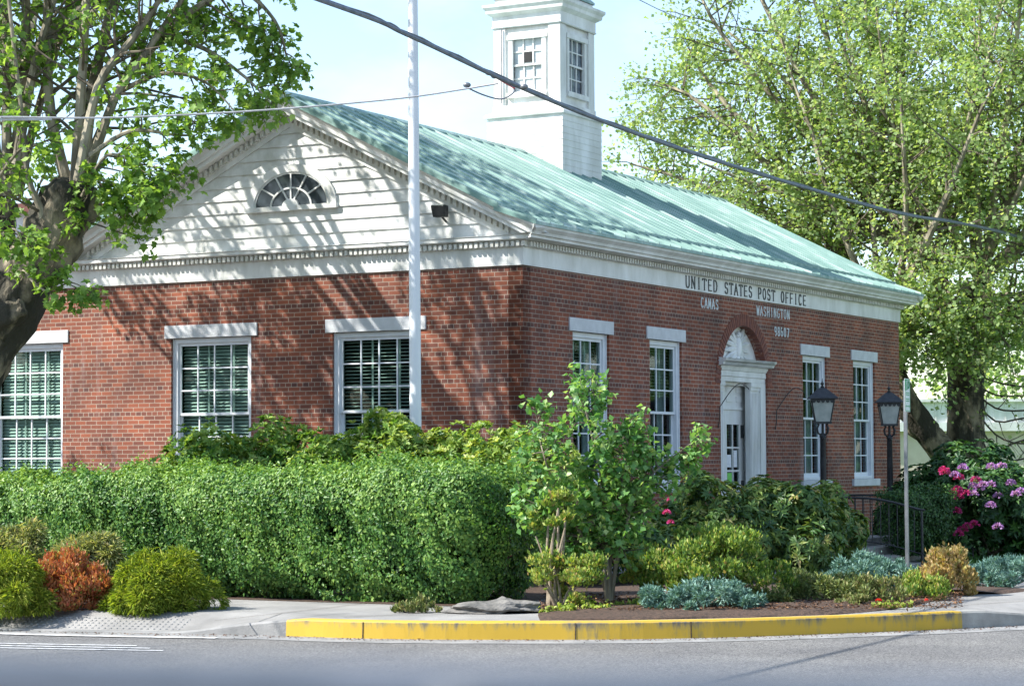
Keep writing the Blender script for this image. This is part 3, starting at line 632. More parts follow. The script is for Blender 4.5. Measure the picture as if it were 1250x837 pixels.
while x < RX1:
    for s in (0, 1):
        g = -1 if s == 0 else 1; yy = (lambda y: y) if s == 0 else (lambda y: 2*RY-y)
        for (ya, za), (yb, zb) in (((RY+g*-0+(-.02 if s == 0 else -.02), RZ-.012), (BY-.01, BZ-.005)), ((BY-.01, BZ-.05), (EY-.005, EZ+.028))):
            a = Vector((x, yy(ya), za)); b = Vector((x, yy(yb), zb)); up = Vector((0, 0, .034)); wx = Vector((.013, 0, 0))
            sm.hexa([a-wx, a+wx, b+wx, b-wx, a-wx*.6+up, a+wx*.6+up, b+wx*.6+up, b-wx*.6+up])
    x += .415
for s in (0, 1):
    yy = (lambda y: y) if s == 0 else (lambda y: 2*RY-y)
    sm.box(RX0, RX1, min(yy(BY-.03), yy(BY)), max(yy(BY-.03), yy(BY)), BZ-.05, BZ+.012)
sm.build('roof_seams', MT['roof'], ro)
# ---- pediment
ped = MB(); zb = 5.11; hb = .198
def halfw(z): return (RZ-.1-z)/((RZ-BZ)/(RY-BY))
z = zb
while z < RZ-.12:
    z2 = min(z+hb, RZ-.11); w1, w2 = halfw(z), max(halfw(z2), .001)
    P = [(-.045, RY-w1, z), (-.045, RY+w1, z), (-.020, RY+w2, z2), (-.020, RY-w2, z2)]
    ped.hexa(P+[(.04, p[1], p[2]) for p in P]); z += hb
ped.build('pediment_siding', MT['board'], PO); ped = MB()
ped.poly([(LX, RY-halfw(zb), zb), (LX, RY+halfw(zb), zb), (LX, RY, RZ-.1)])
ped.build('far_gable_siding', MT['board'], PO)
rk = MB(); rdn = MB()
RSL = .4967
rp = [(.02, -.06), (.375, -.045), (.365, -.10), (.31, -.17), (.30, -.23), (.26, -.24), (.26, -.30), (.13, -.31), (.075, -.32), (.075, -.42), (.055, -.425), (.055, -.51), (.02, -.51)]
def rake(X0, sx, nm):
    rk = MB()
    for s in (0, 1):
        yy = (lambda y: y) if s == 0 else (lambda y: 2*RY-y)
        def lo(a, b):
            y = max(-.42, RY-(RZ+b-5.105)/RSL); return (X0+sx*a, yy(y), RZ-RSL*(RY-y)+b)
        rk.mprism(rp, lo, lambda a, b: (X0+sx*a, RY, RZ+b))
    return rk.build(nm, MT['white'], PO)
rake(0, -1, 'rake_cornice'); rake(LX, 1, 'rake_cornice')
for s in (0, 1):
    rdn = MB(); ye = -.425 if s == 0 else GW+.425; ze = RZ-RSL*(RY+.425); n = 46
    for k in range(3, n):
        t0 = k/n; y0 = ye+(RY-ye)*t0; z0 = ze+(RZ-ze)*t0; dy = (1 if s == 0 else -1)*.05; dz = .05*RSL
        if z0-.42 < 5.12: continue
        a0 = Vector((-.076, y0, z0-.412)); b0 = Vector((-.076, y0+dy, z0+dz-.412)); X = Vector((-.055, 0, 0)); U = Vector((0, 0, .088))
        rdn.hexa([a0, b0, b0+X, a0+X, a0+U, b0+U, b0+X+U, a0+X+U])
    rdn.build('rake_dentil_band', MT['gold_frieze'], PO)
# ---- fan window in the pediment
fc, fz0, fa, fb = 4.06, 5.76, .67, .50
def ell(a, b, n=28, t0=0, t1=pi): return [(fc+a*cos(t), fz0+b*sin(t)) for t in np.linspace(t0, t1, n)]
mb = MB()
A_, B_ = ell(fa+.17, fb+.15), ell(fa+.03, fb+.03)
for i in range(len(A_)-1):
    q = [A_[i], A_[i+1], B_[i+1], B_[i]]; mb.hexa([(-.075, u, z) for u, z in q]+[(-.02, u, z) for u, z in q])
for (a, b, x0, x1) in ((fa+.03, fb+.03, -.06, -.045),):
    A2, B2 = ell(a, b), ell(fa, fb)
    for i in range(len(A2)-1):
        q = [A2[i], A2[i+1], B2[i+1], B2[i]]; mb.hexa([(x0, u, z) for u, z in q]+[(-.02, u, z) for u, z in q])
mb.box(-.105, -.02, fc-fa-.19, fc+fa+.19, fz0-.075, fz0-.0)
fw = mb.build('fan_window', MT['white'], PO)
mb = MB(); g = ell(fa, fb); mb.poly([(-.047, u, z) for u, z in g]+[]); mb.build('pane', noisy('dark_pane', (.02, .03, .035), (.05, .06, .07), 4, .06), fw)
mb = MB()
A_, B_ = ell(fa*.56+.013, fb*.56+.013), ell(fa*.56-.013, fb*.56-.013)
for i in range(len(A_)-1):
    q = [A_[i], A_[i+1], B_[i+1], B_[i]]; mb.hexa([(-.068, u, z) for u, z in q]+[(-.046, u, z) for u, z in q])
for t in (.62, 1.13, pi/2, pi-1.13, pi-.62):
    r0 = .18 if abs(t-pi/2) < .5 else .56
    p0 = Vector((0, fc+fa*r0*cos(t), fz0+fb*r0*sin(t))); p1 = Vector((0, fc+fa*cos(t), fz0+fb*sin(t))); d = (p1-p0).normalized(); s = Vector((0, -d.z, d.y))*.011
    q = [p0-s, p0+s, p1+s, p1-s]; mb.hexa([(-.07, v.y, v.z) for v in q]+[(-.046, v.y, v.z) for v in q])
hub = [(fc+.15*cos(t), fz0+.11*sin(t)) for t in np.linspace(0, pi, 14)]
mb.prism([(u, z) for u, z in hub], (-.085, 0, 0), (-.045, 0, 0), (0, 1, 0), Z3)
mb.build('muntin', MT['white'], fw)
# keystone-like upper panel joint boards
# floodlight on pediment
fl = MB(); c0 = Vector((-.24, 1.24, 5.50)); fl.hexa([tuple(c0+Vector(p)*.78) for p in ((-.10, -.13, -.12), (.06, -.13, -.12), (.06, .13, -.12), (-.10, .13, -.12), (-.16, -.15, .10), (.02, -.15, .10), (.02, .15, .10), (-.16, .15, .10))])
fl.tube([(-.2, 1.28, 5.45), (-.03, 1.28, 5.36)], .02, 6)
flo = fl.build('floodlight', MT['iron'], PO, bevel=.01)
mb = MB(); mb.hexa([tuple(c0+Vector(p)*.78) for p in ((-.155, -.13, .075), (-.02, -.13, .104), (-.02, .13, .104), (-.155, .13, .104), (-.155, -.13, .112), (-.02, -.13, .112), (-.02, .13, .112), (-.155, .13, .112))]); mb.build('lens', MT['lampglass'], flo)

# ---- doorway
TY = .17
dw = MB(); arc2 = [(DC+(DR-.002)*cos(a), DZ+(DR-.002)*sin(a)) for a in np.linspace(0, pi, 25)]
dw.poly([(u, TY, z) for u, z in arc2]); dw.build('tympanum', MT['white'], PO)
en = MB()
ep = [(.0, 3.18), (-.13, 3.18), (-.13, 3.26), (-.15, 3.27), (-.15, 3.36), (-.17, 3.37), (-.19, 3.44), (-.26, 3.46), (-.27, 3.50), (-.31, 3.53), (-.32, 3.57), (0, 3.585)]
en.prism(ep, (DC-DR+.004, TY-.002, 0), (DC+DR-.004, TY-.002, 0), (0, 1, 0), Z3)
en.prism([(0, 3.44), (-.09, 3.46), (-.10, 3.50), (-.14, 3.53), (-.15, 3.57), (0, 3.583)], (DC-DR-.08, -.002, 0), (DC+DR+.10, -.002, 0), (0, 1, 0), Z3)
en.build('door_entablature', MT['white'], PO)
for (a, b, ja, jb) in ((7.17, 7.40, 7.145, 7.17), (8.62, 9.02, 9.02, 9.255)):
    pl = MB(); f = .07
    pl.box(a-.03, b+.03, f-.04, TY-.004, 3.10, 3.178); pl.box(a-.015, b+.015, f-.02, TY-.005, 3.04, 3.10); pl.box(a-.02, b+.02, f-.03, TY-.004, .45, .62); pl.box(a, b, f, TY, .62, 3.04)
    nf = max(3, int((b-a)/.065))
    for j in range(nf): u = a+(b-a)*(j+.5)/nf; pl.prism([(-.018, 0), (-.012, -.018), (.012, -.018), (.018, 0)], (u, f-.0005, .66), (u, f-.0005, 3.0), (1, 0, 0), (0, 1, 0))
    pl.build('pilaster', MT['white'], PO)
    mb = MB(); mb.box(ja, jb, .035, TY-.01, .45, 3.176); mb.build('door_jamb', MT['white'], PO)
mb = MB(); mb.box(7.14, 9.26, .265, .33, 2.72, 3.3); mb.box(7.14, 9.26, TY+.002, .27, 3.17, 3.2)
for u in (7.55, 7.98, 8.42):
    for z in (2.83, 3.0): mb.box(u, u+.30, .252, .266, z, z+.10)
mb.box(7.5, 8.90, .235, .266, 2.69, 2.74); mb.box(8.90, 9.26, .22, .33, .45, 3.17); mb.box(7.14, 7.5, .22, .33, .45, 3.17)
mb.build('transom_panel', MT['white'], PO)
for (a, b, cols) in ((7.5, 7.88, 1), (7.885, 8.655, 2), (8.66, 8.90, 1)):
    mb = MB(); z0, z1 = .47, 2.69; st = .11 if cols == 2 else .085; Y0 = .26
    mb.box(a, a+st, Y0, Y0+.045, z0, z1); mb.box(b-st, b, Y0, Y0+.045, z0, z1); mb.box(a+st, b-st, Y0, Y0+.045, z1-.26, z1); mb.box(a+st, b-st, Y0, Y0+.045, z0, z0+.72)
    if cols == 2: mb.box((a+b)/2-.016, (a+b)/2+.016, Y0+.005, Y0+.04, z0+.72, z1-.26)
    for k in (1, 2): z = z0+.72+(z1-.26-z0-.72)*k/3; mb.box(a+st, b-st, Y0+.005, Y0+.04, z-.016, z+.016)
    dr = mb.build('door', MT['white'], PO)
    mb = MB(); mb.box(a+st, b-st, Y0+.02, Y0+.024, z0+.72, z1-.26); mb.build('pane', MT['glass'], dr)
    if cols == 2:
        for (u0, u1, q0, q1, mm) in ((a+st+.03, (a+b)/2-.05, z0+.75, z0+1.10, 'lime'), ((a+b)/2+.05, b-st-.03, z0+.74, z0+.92, 'paper'), (a+st+.02, (a+b)/2-.07, z0+1.20, z0+1.42, 'paper'), ((a+b)/2+.04, b-st-.08, z0+1.2, z0+1.5, 'paper')):
            mb = MB(); mb.box(u0, u1, Y0+.008, Y0+.012, q0, q1); mb.build('notice', MT[mm], dr)
        mb = MB(); mb.box(b-.045, b-.02, Y0-.05, Y0, z0+1.72, z0+1.95); mb.build('hinge', MT['iron'], dr); mb = MB(); mb.box(b-.045, b-.02, Y0-.05, Y0, z0+.78, z0+.96); mb.build('hinge', MT['iron'], dr)
# eagle relief above the door
eg = MB()
def blob(mb, c, r, n=10, m=8):
    i = len(mb.v)
    for a in range(m+1):
        th = pi*a/m
        for b in range(n):
            ph = 2*pi*b/n; mb.v.append((c[0]+r[0]*sin(th)*cos(ph), c[1]+r[1]*sin(th)*sin(ph), c[2]+r[2]*cos(th)))
    for a in range(m):
        for b in range(n):
            b2 = (b+1) % n; mb.f.append((i+a*n+b, i+a*n+b2, i+(a+1)*n+b2, i+(a+1)*n+b)); mb.m.append(0)
blob(eg, (DC, .12, 3.80), (.12, .07, .20)); blob(eg, (DC, .11, 4.02), (.055, .05, .07)); blob(eg, (DC-.07, .10, 4.0), (.05, .03, .02)); blob(eg, (DC, .13, 3.62), (.08, .05, .08))
for s in (-1, 1):
    for k in range(6):
        a = radians(62-k*19); L_ = .62-.05*k; p0 = Vector((DC+s*.10, .14, 3.92-k*.05)); p1 = p0+Vector((s*L_*cos(a)*1.0, .005, L_*sin(a)*.55-.02*k))
        if (p1.x-DC)**2+(p1.z-DZ)**2 > (DR-.05)**2: p1 = p0.lerp(p1, .8)
        eg.tube([p0, p0.lerp(p1, .5), p1], [.05, .05, .02], 6)
eg.build('eagle_relief', MT['white'], PO, True)
# iron hand-rail scrolls on the wall either side of the door
for s, cx in ((-1, DC-DR-.02), (1, DC+DR+.45)):
    mb = MB(); q = []
    for t in np.linspace(0, 1, 12): q.append((cx-.12+.0+t*.42, -.04-.38*sin(t*pi*.5), 2.70+.42*sin(min(t*1.7, 1)*pi*.5)-.10*max(0, t-.6)/.4))
    mb.tube([(cx-.12, -.01, 2.35), (cx-.12, -.04, 2.5)]+q, .008, 6); mb.build('wall_bracket', MT['iron'], PO, True)

# ---- lettering
def arcp(cx, cy, rx, ry, a0, a1, n=9): return [(cx+rx*cos(radians(a)), cy+ry*sin(radians(a))) for a in np.linspace(a0, a1, n)]
GL = {
 'U': [[(.12, 1), (.12, .28)]+arcp(.5, .28, .38, .28, 180, 360)+[(.88, 1)]], 'N': [[(.12, 0), (.12, 1), (.88, 0), (.88, 1)]], 'I': [[(.5, 0), (.5, 1)]],
 'T': [[(.5, 0), (.5, 1)], [(.0, .97), (1, .97)], [(0, .97), (0, .85)], [(1, .97), (1, .85)]], 'E': [[(.9, .97), (.15, .97), (.15, .03), (.92, .03)], [(.15, .5), (.75, .5)]],
 'D': [[(.12, 0), (.12, 1), (.4, 1)]+arcp(.4, .5, .5, .5, 90, -90)+[(.12, 0)]], 'S': [arcp(.5, .74, .36, .25, 20, 270)+arcp(.5, .25, .38, .25, 90, -160)],
 'A': [[(.02, 0), (.5, 1), (.98, 0)], [(.2, .36), (.8, .36)]], 'P': [[(.15, 0), (.15, 1), (.5, 1)]+arcp(.5, .73, .38, .27, 90, -90)+[(.15, .46)]],
 'O': [arcp(.5, .5, .42, .5, 0, 360, 17)], 'F': [[(.9, .97), (.15, .97), (.15, 0)], [(.15, .5), (.75, .5)]], 'C': [arcp(.52, .5, .42, .5, 45, 315, 13)],
 'M': [[(.06, 0), (.12, 1), (.5, .2), (.88, 1), (.94, 0)]], 'W': [[(0, 1), (.25, 0), (.5, .85), (.75, 0), (1, 1)]], 'H': [[(.12, 0), (.12, 1)], [(.88, 0), (.88, 1)], [(.12, .5), (.88, .5)]],
 'G': [arcp(.52, .5, .42, .5, 45, 340, 13)+[(.9, .45), (.6, .45)]],
 '9': [arcp(.5, .7, .36, .28, 0, 360, 13), [(.86, .7)]+arcp(.45, .5, .42, .5, 10, -80, 6)], '8': [arcp(.5, .74, .33, .25, 0, 360, 13), arcp(.5, .25, .38, .25, 0, 360, 13)],
 '6': [arcp(.5, .3, .36, .28, 0, 360, 13), [(.14, .3)]+arcp(.55, .5, .42, .5, 190, 100, 6)], '0': [arcp(.5, .5, .38, .5, 0, 360, 17)], '7': [[(.08, .97), (.92, .97), (.4, 0)]]}
SER = {'U': [(.12, 1), (.88, 1)], 'N': [(.12, 0), (.12, 1), (.88, 1)], 'I': [(.5, 0), (.5, 1)], 'T': [(.5, 0)], 'A': [(.02, 0), (.98, 0)], 'P': [(.15, 0)], 'F': [(.15, 0)], 'M': [(.06, 0), (.94, 0)], 'H': [(.12, 0), (.12, 1), (.88, 0), (.88, 1)], 'W': [(0, 1), (1, 1)]}
def letters(text, x0, x1, z0, hgt, mat, th, stand=.02, wid=.70):
    n = len(text); adv = (x1-x0)/(n-.15)
    o = None
    for i, ch in enumerate(text):
        mb = MB(); w_ = adv*wid*(.75 if ch == 'I' else 1); ux = x0+i*adv+(adv*.8-w_)/2
        y0 = -.036 if mat is MT['char'] else -.010
        for st in GL[ch]:
            for (a, b), (c, d) in zip(st[:-1], st[1:]):
                p = Vector((ux+a*w_, 0, z0+b*hgt)); q = Vector((ux+c*w_, 0, z0+d*hgt)); t = q-p
                if t.length < 1e-5: continue
                t.normalize(); tt = th*(1.0 if abs(t.z) > .5 else .75); s = Vector((-t.z, 0, t.x))*tt/2; e = t*tt*.3
                Q = [p-s-e, p+s-e, q+s+e, q-s+e]; mb.hexa([(v.x, y0-.005, v.z) for v in Q]+[(v.x, y0+.005, v.z) for v in Q])
        for a, b in SER.get(ch, []): mb.box(ux+a*w_-th*.9, ux+a*w_+th*.9, y0-.005, y0+.0055, z0+b*hgt-th*.22, z0+b*hgt+th*.22)
        mb.build('letter', mat, PO)
def wx(px, py=350):
    d = ray(px, py); t = 1/1.0
    # intersect with the street facade
    n_ = (E2[0], E2[1]); num = (CX*n_[0]+CY*n_[1]); den = d[0]*n_[0]+d[1]*n_[1]; t = num/den
    X, Y = d[0]*t-CX, d[1]*t-CY; return X*E1[0]+Y*E1[1]
for wd, a, b in (('UNITED', 834.4, 874), ('STATES', 882, 916.3), ('POST', 923, 944.2), ('OFFICE', 950.8, 982)):
    letters(wd, wx(a), wx(b), 4.70, .195, MT['char'], .026)
letters('CAMAS', wx(854.5), wx(876.2), 4.40, .17, MT['alu'], .020, .03)
letters('WASHINGTON', wx(922.5), wx(963), 4.40, .17, MT['alu'], .018, .03)
letters('98607', wx(944), wx(962.3), 4.07, .16, MT['alu'], .022, .03)

# ---- cupola
cp = MB(); c0x, c0y = 8.36, 4.08; hs = .79
def ring(mb, h, z0, z1): mb.box(c0x-h, c0x+h, c0y-h, c0y+h, z0, z1)
ring(cp, hs, 6.6, 8.16)
for k in range(9):   # lapped boards on the base
    z = 7.1+k*.118; i = len(cp.v)
    a, b = hs+.008, hs+.002
    cp.hexa([(c0x-a, c0y-a, z), (c0x+a, c0y-a, z), (c0x+a, c0y+a, z), (c0x-a, c0y+a, z), (c0x-b, c0y-b, z+.116), (c0x+b, c0y-b, z+.116), (c0x+b, c0y+b, z+.116), (c0x-b, c0y+b, z+.116)])
def sqring(mb, prof):   # square moulding: (half size, z)
    i = len(mb.v)
    for h, z in prof: mb.v += [(c0x-h, c0y-h, z), (c0x+h, c0y-h, z), (c0x+h, c0y+h, z), (c0x-h, c0y+h, z)]
    for k in range(len(prof)-1):
        for j in range(4):
            j2 = (j+1) % 4; mb.f.append((i+k*4+j, i+k*4+j2, i+(k+1)*4+j2, i+(k+1)*4+j)); mb.m.append(0)
sqring(cp, [(hs, 8.16), (hs+.05, 8.17), (hs+.06, 8.21), (hs+.03, 8.24), (hs-.05, 8.27), (hs-.075, 8.30), (hs-.075, 8.40), (.3, 8.40)])
cup = cp.build('cupola', MT['white'], PO)
sh = hs-.11; ZS0, ZS1 = 8.40, 10.08
wz0, wz1, wh = 8.60, 9.66, .34
cs = MB()   # shaft: corner pilasters and walls round the window openings
for sx_ in (-1, 1):
    for sy_ in (-1, 1):
        x, y = c0x+sx_*(sh-.10), c0y+sy_*(sh-.10); cs.box(x-.12, x+.12, y-.12, y+.12, ZS0-.02, ZS1)
for face in 'xy':
    for s in (-1, 1):
        def pb(u0, u1, z0, z1, t=.06):
            if face == 'x': X = c0x+s*(sh-.02); cs.box(min(X, X-s*t), max(X, X-s*t), c0y+u0, c0y+u1, z0, z1)
            else: Y = c0y+s*(sh-.02); cs.box(c0x+u0, c0x+u1, min(Y, Y-s*t), max(Y, Y-s*t), z0, z1)
        pb(-sh+.2, -wh, ZS0, ZS1); pb(wh, sh-.2, ZS0, ZS1); pb(-wh, wh, ZS0, wz0); pb(-wh, wh, wz1, ZS1)
cs.build('shaft', MT['white'], cup)
cc = MB(); sqring(cc, [(sh+.04, ZS1-.22), (sh+.055, ZS1-.20), (sh+.04, ZS1-.18), (sh+.04, ZS1), (sh+.10, ZS1+.04), (sh+.13, ZS1+.06), (sh+.14, ZS1+.12), (sh+.18, ZS1+.17), (sh+.185, ZS1+.22), (sh+.05, ZS1+.24), (sh-.0, ZS1+.25), (sh-.0, ZS1+.34), (.1, ZS1+.34)])
cc.build('cupola_cornice', MT['white'], cup)
ct = MB(); sqring(ct, [(sh+.03, ZS1+.34), (sh+.03, ZS1+.38), (sh-.2, ZS1+.62), (.25, ZS1+1.2), (.04, ZS1+1.5), (.005, ZS1+2.3)]); ct.build('cupola_roof', MT['roof'], cup)
# cupola windows on the two street sides
def cwin(face, s):
    mb = MB(); pn = MB(); d0 = sh-.05
    def P(u0, u1, d, d1, z0, z1, m_):
        if face == 'x': X0, X1 = c0x+s*d, c0x+s*d1; m_.box(min(X0, X1), max(X0, X1), c0y+u0, c0y+u1, z0, z1)
        else: Y0, Y1 = c0y+s*d, c0y+s*d1; m_.box(c0x+u0, c0x+u1, min(Y0, Y1), max(Y0, Y1), z0, z1)
    P(-wh-.05, -wh+.03, sh-.045, sh+.012, wz0, wz1, mb); P(wh-.03, wh+.05, sh-.045, sh+.012, wz0, wz1, mb); P(-wh-.08, wh+.08, sh-.045, sh+.03, wz1-.03, wz1+.06, mb); P(-wh-.08, wh+.08, sh-.045, sh+.05, wz0-.06, wz0+.03, mb)
    zm = (wz0+wz1)/2
    for z0, z1, dd in ((zm, wz1-.03, 0), (wz0+.03, zm, -.02)):
        P(-wh+.03, wh-.03, d0+dd-.01, d0+dd+.02, z0, z0+.035, mb)
        for k in (1, 2): u = -wh+.03+(2*wh-.06)*k/3; P(u-.012, u+.012, d0+dd-.01, d0+dd+.015, z0+.035, z1, mb)
        z = (z0+z1)/2+.02; P(-wh+.03, wh-.03, d0+dd-.008, d0+dd+.013, z-.011, z+.011, mb)
        P(-wh+.03, wh-.03, d0+dd-.014, d0+dd-.011, z0+.035, z1, pn)
    return mb, pn
GREYP = noisy('painted_pane', (.42, .46, .48), (.66, .69, .70), 3, .25); DKP = noisy('cupola_pane', (.06, .08, .10), (.22, .26, .30), 5, .1)
for face, s, pm in (('x', -1, GREYP), ('y', -1, DKP), ('x', 1, GREYP), ('y', 1, GREYP)):
    a, b = cwin(face, s); a.build('window', MT['white'], cup); b.build('pane', pm, cup)
mb = MB(); mb.tube([(c0x-sh-.05, c0y+.52, 8.45), (c0x-sh-.05, c0y+.52, 9.85)], .012, 6); mb.build('conductor_pipe', MT['galv'], cup)
mb = MB(); mb.box(c0x-sh+.036, c0x-sh+.06, c0y-.10, c0y+.08, 9.20, 9.38) ; mb.build('open_pane', MT['dark'], cup)

# ------------------------------------------------------------------ entrance steps, railings, lamps, sign, flagpole
PX0, PX1 = 6.75, 9.65
st = empty('entrance_steps', B(DC, -1.4), TH); tag(st, 'concrete entrance steps leading up to the post office door', 'steps')
mb = MB()
for (y0, y1, z) in ((1.395, -.9, .45), (-.9, -1.25, .31), (-1.25, -1.6, .18)): mb.box(PX0-DC, PX1-DC, y1, y0, -.05, z)
mb.box(PX0-DC-.0, PX1-DC, -1.95, -1.6, -.05, .06); mb.build('tread', MT['step'], st, bevel=.012)
def railing(x, name, label):
    r = empty(name, B(x, -2.0), TH); tag(r, label, 'railing', 'iron railings of the entrance steps')
    def top(y): return 1.16 if y > -.6 else (1.16-.20*(1-cos((min(-y-.6, 1.1))/1.1*pi/2)) if y > -1.7 else .96)
    ys = np.linspace(.9, -1.75, 20)
    mb = MB(); mb.tube([(0, y, top(y)) for y in ys], .02, 8); mb.build('top_rail', MT['iron'], r, True)
    mb = MB(); mb.tube([(0, y, top(y)-.72-(0 if y > -.4 else .0)) for y in ys], .012, 6); mb.build('bottom_rail', MT['iron'], r, True)
    for y in (.85, -.3, -1.7):
        mb = MB(); mb.tube([(0, y, 0), (0, y, top(y))], .022, 8); mb.build('post', MT['iron'], r, True)
    for k in range(17):
        y = .75-k*.145; mb = MB(); mb.tube([(0, y, top(y)-.72), (0, y, top(y))], .009, 6); mb.build('baluster', MT['iron'], r)
    return r
railing(PX0+.1, 'iron_railing', 'black iron railing on the near side of the entrance steps')
railing(PX1-.1, 'iron_railing', 'black iron railing on the far side of the entrance steps beside the right lamp')

def make_lamp(label):
    r = empty('street_lamp'); tag(r, label, 'lamp post', 'black lamp posts flanking the entrance')
    mb = MB(); mb.lathe([(.13, 0), (.13, .08), (.10, .14), (.085, .5), (.09, .54), (.065, .6), (.06, .62), (.048, 2.28), (.06, 2.30), (.045, 2.34), (.03, 2.36)], sides=14); mb.build('pole', MT['iron'], r, True)
    mb = MB(); mb.tube([(-.26, 0, 2.27), (.26, 0, 2.27)], .013, 6); blob(mb, (-.27, 0, 2.27), (.022, .022, .022), 8, 6); blob(mb, (.27, 0, 2.27), (.022, .022, .022), 8, 6); mb.build('ladder_rest', MT['iron'], r, True)
    mb = MB()
    for k in range(4):
        a = k*pi/2+pi/4; q = [(cos(a)*rr, sin(a)*rr, z) for rr, z in ((.035, 2.32), (.11, 2.36), (.13, 2.44), (.09, 2.50), (.14, 2.53))]; mb.tube(q, [.014]*5, 6)
    mb.tube([(0, 0, 2.33), (0, 0, 2.53)], .022, 8); mb.build('bracket', MT['iron'], r, True)
    # tapered square lantern: bottom half .115, top half .17
    zb_, zt_, hb_, ht_ = 2.55, 2.90, .125, .185
    mb = MB(); mb.box(-hb_-.02, hb_+.02, -hb_-.02, hb_+.02, zb_-.035, zb_); mb.box(-ht_-.01, ht_+.01, -ht_-.01, ht_+.01, zt_, zt_+.03)
    for sx_ in (-1, 1):
        for sy_ in (-1, 1): mb.tube([(sx_*hb_, sy_*hb_, zb_), (sx_*ht_, sy_*ht_, zt_)], .011, 6)
    for s in (-1, 1):    # scalloped skirt under the roof
        for k in range(5):
            u = -ht_+.035+k*(2*ht_-.07)/4; mb.prism([(-.035, 0), (.035, 0), (.022, -.03), (0, -.042), (-.022, -.03)], (u, s*(ht_+.004), zt_), (u, s*(ht_+.012), zt_), (1, 0, 0), Z3); mb.prism([(-.035, 0), (.035, 0), (.022, -.03), (0, -.042), (-.022, -.03)], (s*(ht_+.004), u, zt_), (s*(ht_+.012), u, zt_), (0, 1, 0), Z3)
    mb.build('lantern_frame', MT['iron'], r)
    for k in range(4):
        mb = MB(); c, s = cos(k*pi/2), sin(k*pi/2)
        def rt(x, y, z): return (x*c-y*s, x*s+y*c, z)
        e = .006; mb.hexa([rt(-hb_+.01, -hb_+.0, zb_), rt(hb_-.01, -hb_, zb_), rt(hb_-.01, -hb_+e, zb_), rt(-hb_+.01, -hb_+e, zb_), rt(-ht_+.01, -ht_, zt_), rt(ht_-.01, -ht_, zt_), rt(ht_-.01, -ht_+e, zt_), rt(-ht_+.01, -ht_+e, zt_)]); mb.build('glass_panel', MT['lampglass'], r)
    mb = MB()
    i = len(mb.v)
    for h, z in ((ht_+.065, zt_+.03), (ht_+.055, zt_+.055), (.11, zt_+.165), (.045, zt_+.215), (.03, zt_+.22)): mb.v += [(-h, -h, z), (h, -h, z), (h, h, z), (-h, h, z)]
    for k in range(4):
        for j in range(4): mb.f.append((k*4+j, k*4+(j+1) % 4, (k+1)*4+(j+1) % 4, (k+1)*4+j)); mb.m.append(0)
    mb.f.append((3, 2, 1, 0)); mb.m.append(0); mb.f.append((16, 17, 18, 19)); mb.m.append(0); mb.build('lantern_roof', MT['iron'], r)
    mb = MB(); mb.lathe([(.03, 0), (.035, .02), (.012, .035), (.03, .06), (.032, .075), (.01, .10), (.006, .15), (.001, .16)], (0, 0, zt_+.215), 10); mb.build('finial', MT['iron'], r, True)
    return r
l1 = make_lamp('black lamp post nearer the door, left of the two flanking the entrance'); l1.location = B(6.62, -2.08, -.12); l1.rotation_euler = (0, 0, TH+.42)
def copy_tree(o, parent=None):
    c = o.copy(); COL.objects.link(c)
    if parent: c.parent = parent
    for ch in list(o.children): copy_tree(ch, c)
    return c
l2 = copy_tree(l1); l2['label'] = 'black lamp post beside the parking sign, right of the two flanking the entrance'; l2.location = B(9.80, -2.12, -.12)

# parking sign
sp = empty('parking_sign', (*G(1108, 716)[:2], .18), radians(68)); tag(sp, 'narrow green and white parking sign on a grey steel post by the junipers', 'sign')
mb = MB(); mb.prism([(-.028, -.02), (.028, -.02), (.028, .02), (-.028, .02)], (0, 0, -.1), (0, 0, 2.62), (1, 0, 0), (0, 1, 0)); 
mb.build('post', MT['galv'], sp)
mb = MB(); mb.box(-.155, .155, -.030, -.026, 2.22, 2.64); pl = mb.build('sign_plate', MT['signwhite'], sp, bevel=.001)
mb = MB()
for a in ((-.148, .148, 2.622, 2.632), (-.148, .148, 2.228, 2.238), (-.148, -.138, 2.238, 2.622), (.138, .148, 2.238, 2.622)): mb.box(a[0], a[1], -.0325, -.0302, a[2], a[3])
mb.box(-.138, -.05, -.0325, -.0302, 2.49, 2.622); mb.box(-.1, .1, -.0325, -.0302, 2.285, 2.297); mb.poly([(-.12, -.0323, 2.291), (-.08, -.0323, 2.315), (-.08, -.0323, 2.267)]); mb.poly([(.12, -.0323, 2.291), (.08, -.0323, 2.315), (.08, -.0323, 2.267)])
mb.tube(arcp3 := [(.03+.045*cos(a), -.034, 2.565+.045*sin(a)) for a in np.linspace(-pi/2, pi/2, 8)], .009, 5); mb.box(-.005, .012, -.036, -.0302, 2.50, 2.61)
for z in (2.455, 2.43, 2.375, 2.35): mb.box(-.10, .10, -.0325, -.0302, z, z+.012)
mb.build('marking', MT['green'], pl)

# flagpole
fpx, fpy, _ = B(-3.0, .0)
fp = empty('flagpole', (fpx, fpy, .0)); fp.rotation_euler = (0, radians(-.25), 0); tag(fp, 'tall white flagpole standing in front of the gable end', 'flagpole')
mb = MB(); mb.lathe([(.082, 0), (.080, 2), (.074, 6), (.062, 9.0), (.045, 11.5), (.04, 12)], sides=20); mb.build('pole', MT['pole'], fp, True)
mb = MB(); mb.lathe([(.13, 0), (.13, .04), (.09, .1), (.085, .16)], (0, 0, .17), 20); mb.build('base_collar', MT['galv'], fp, True)
mb = MB(); blob(mb, (0, 0, 12.1), (.09, .09, .09), 14, 10); mb.build('ball_finial', MT['alu'], fp, True)

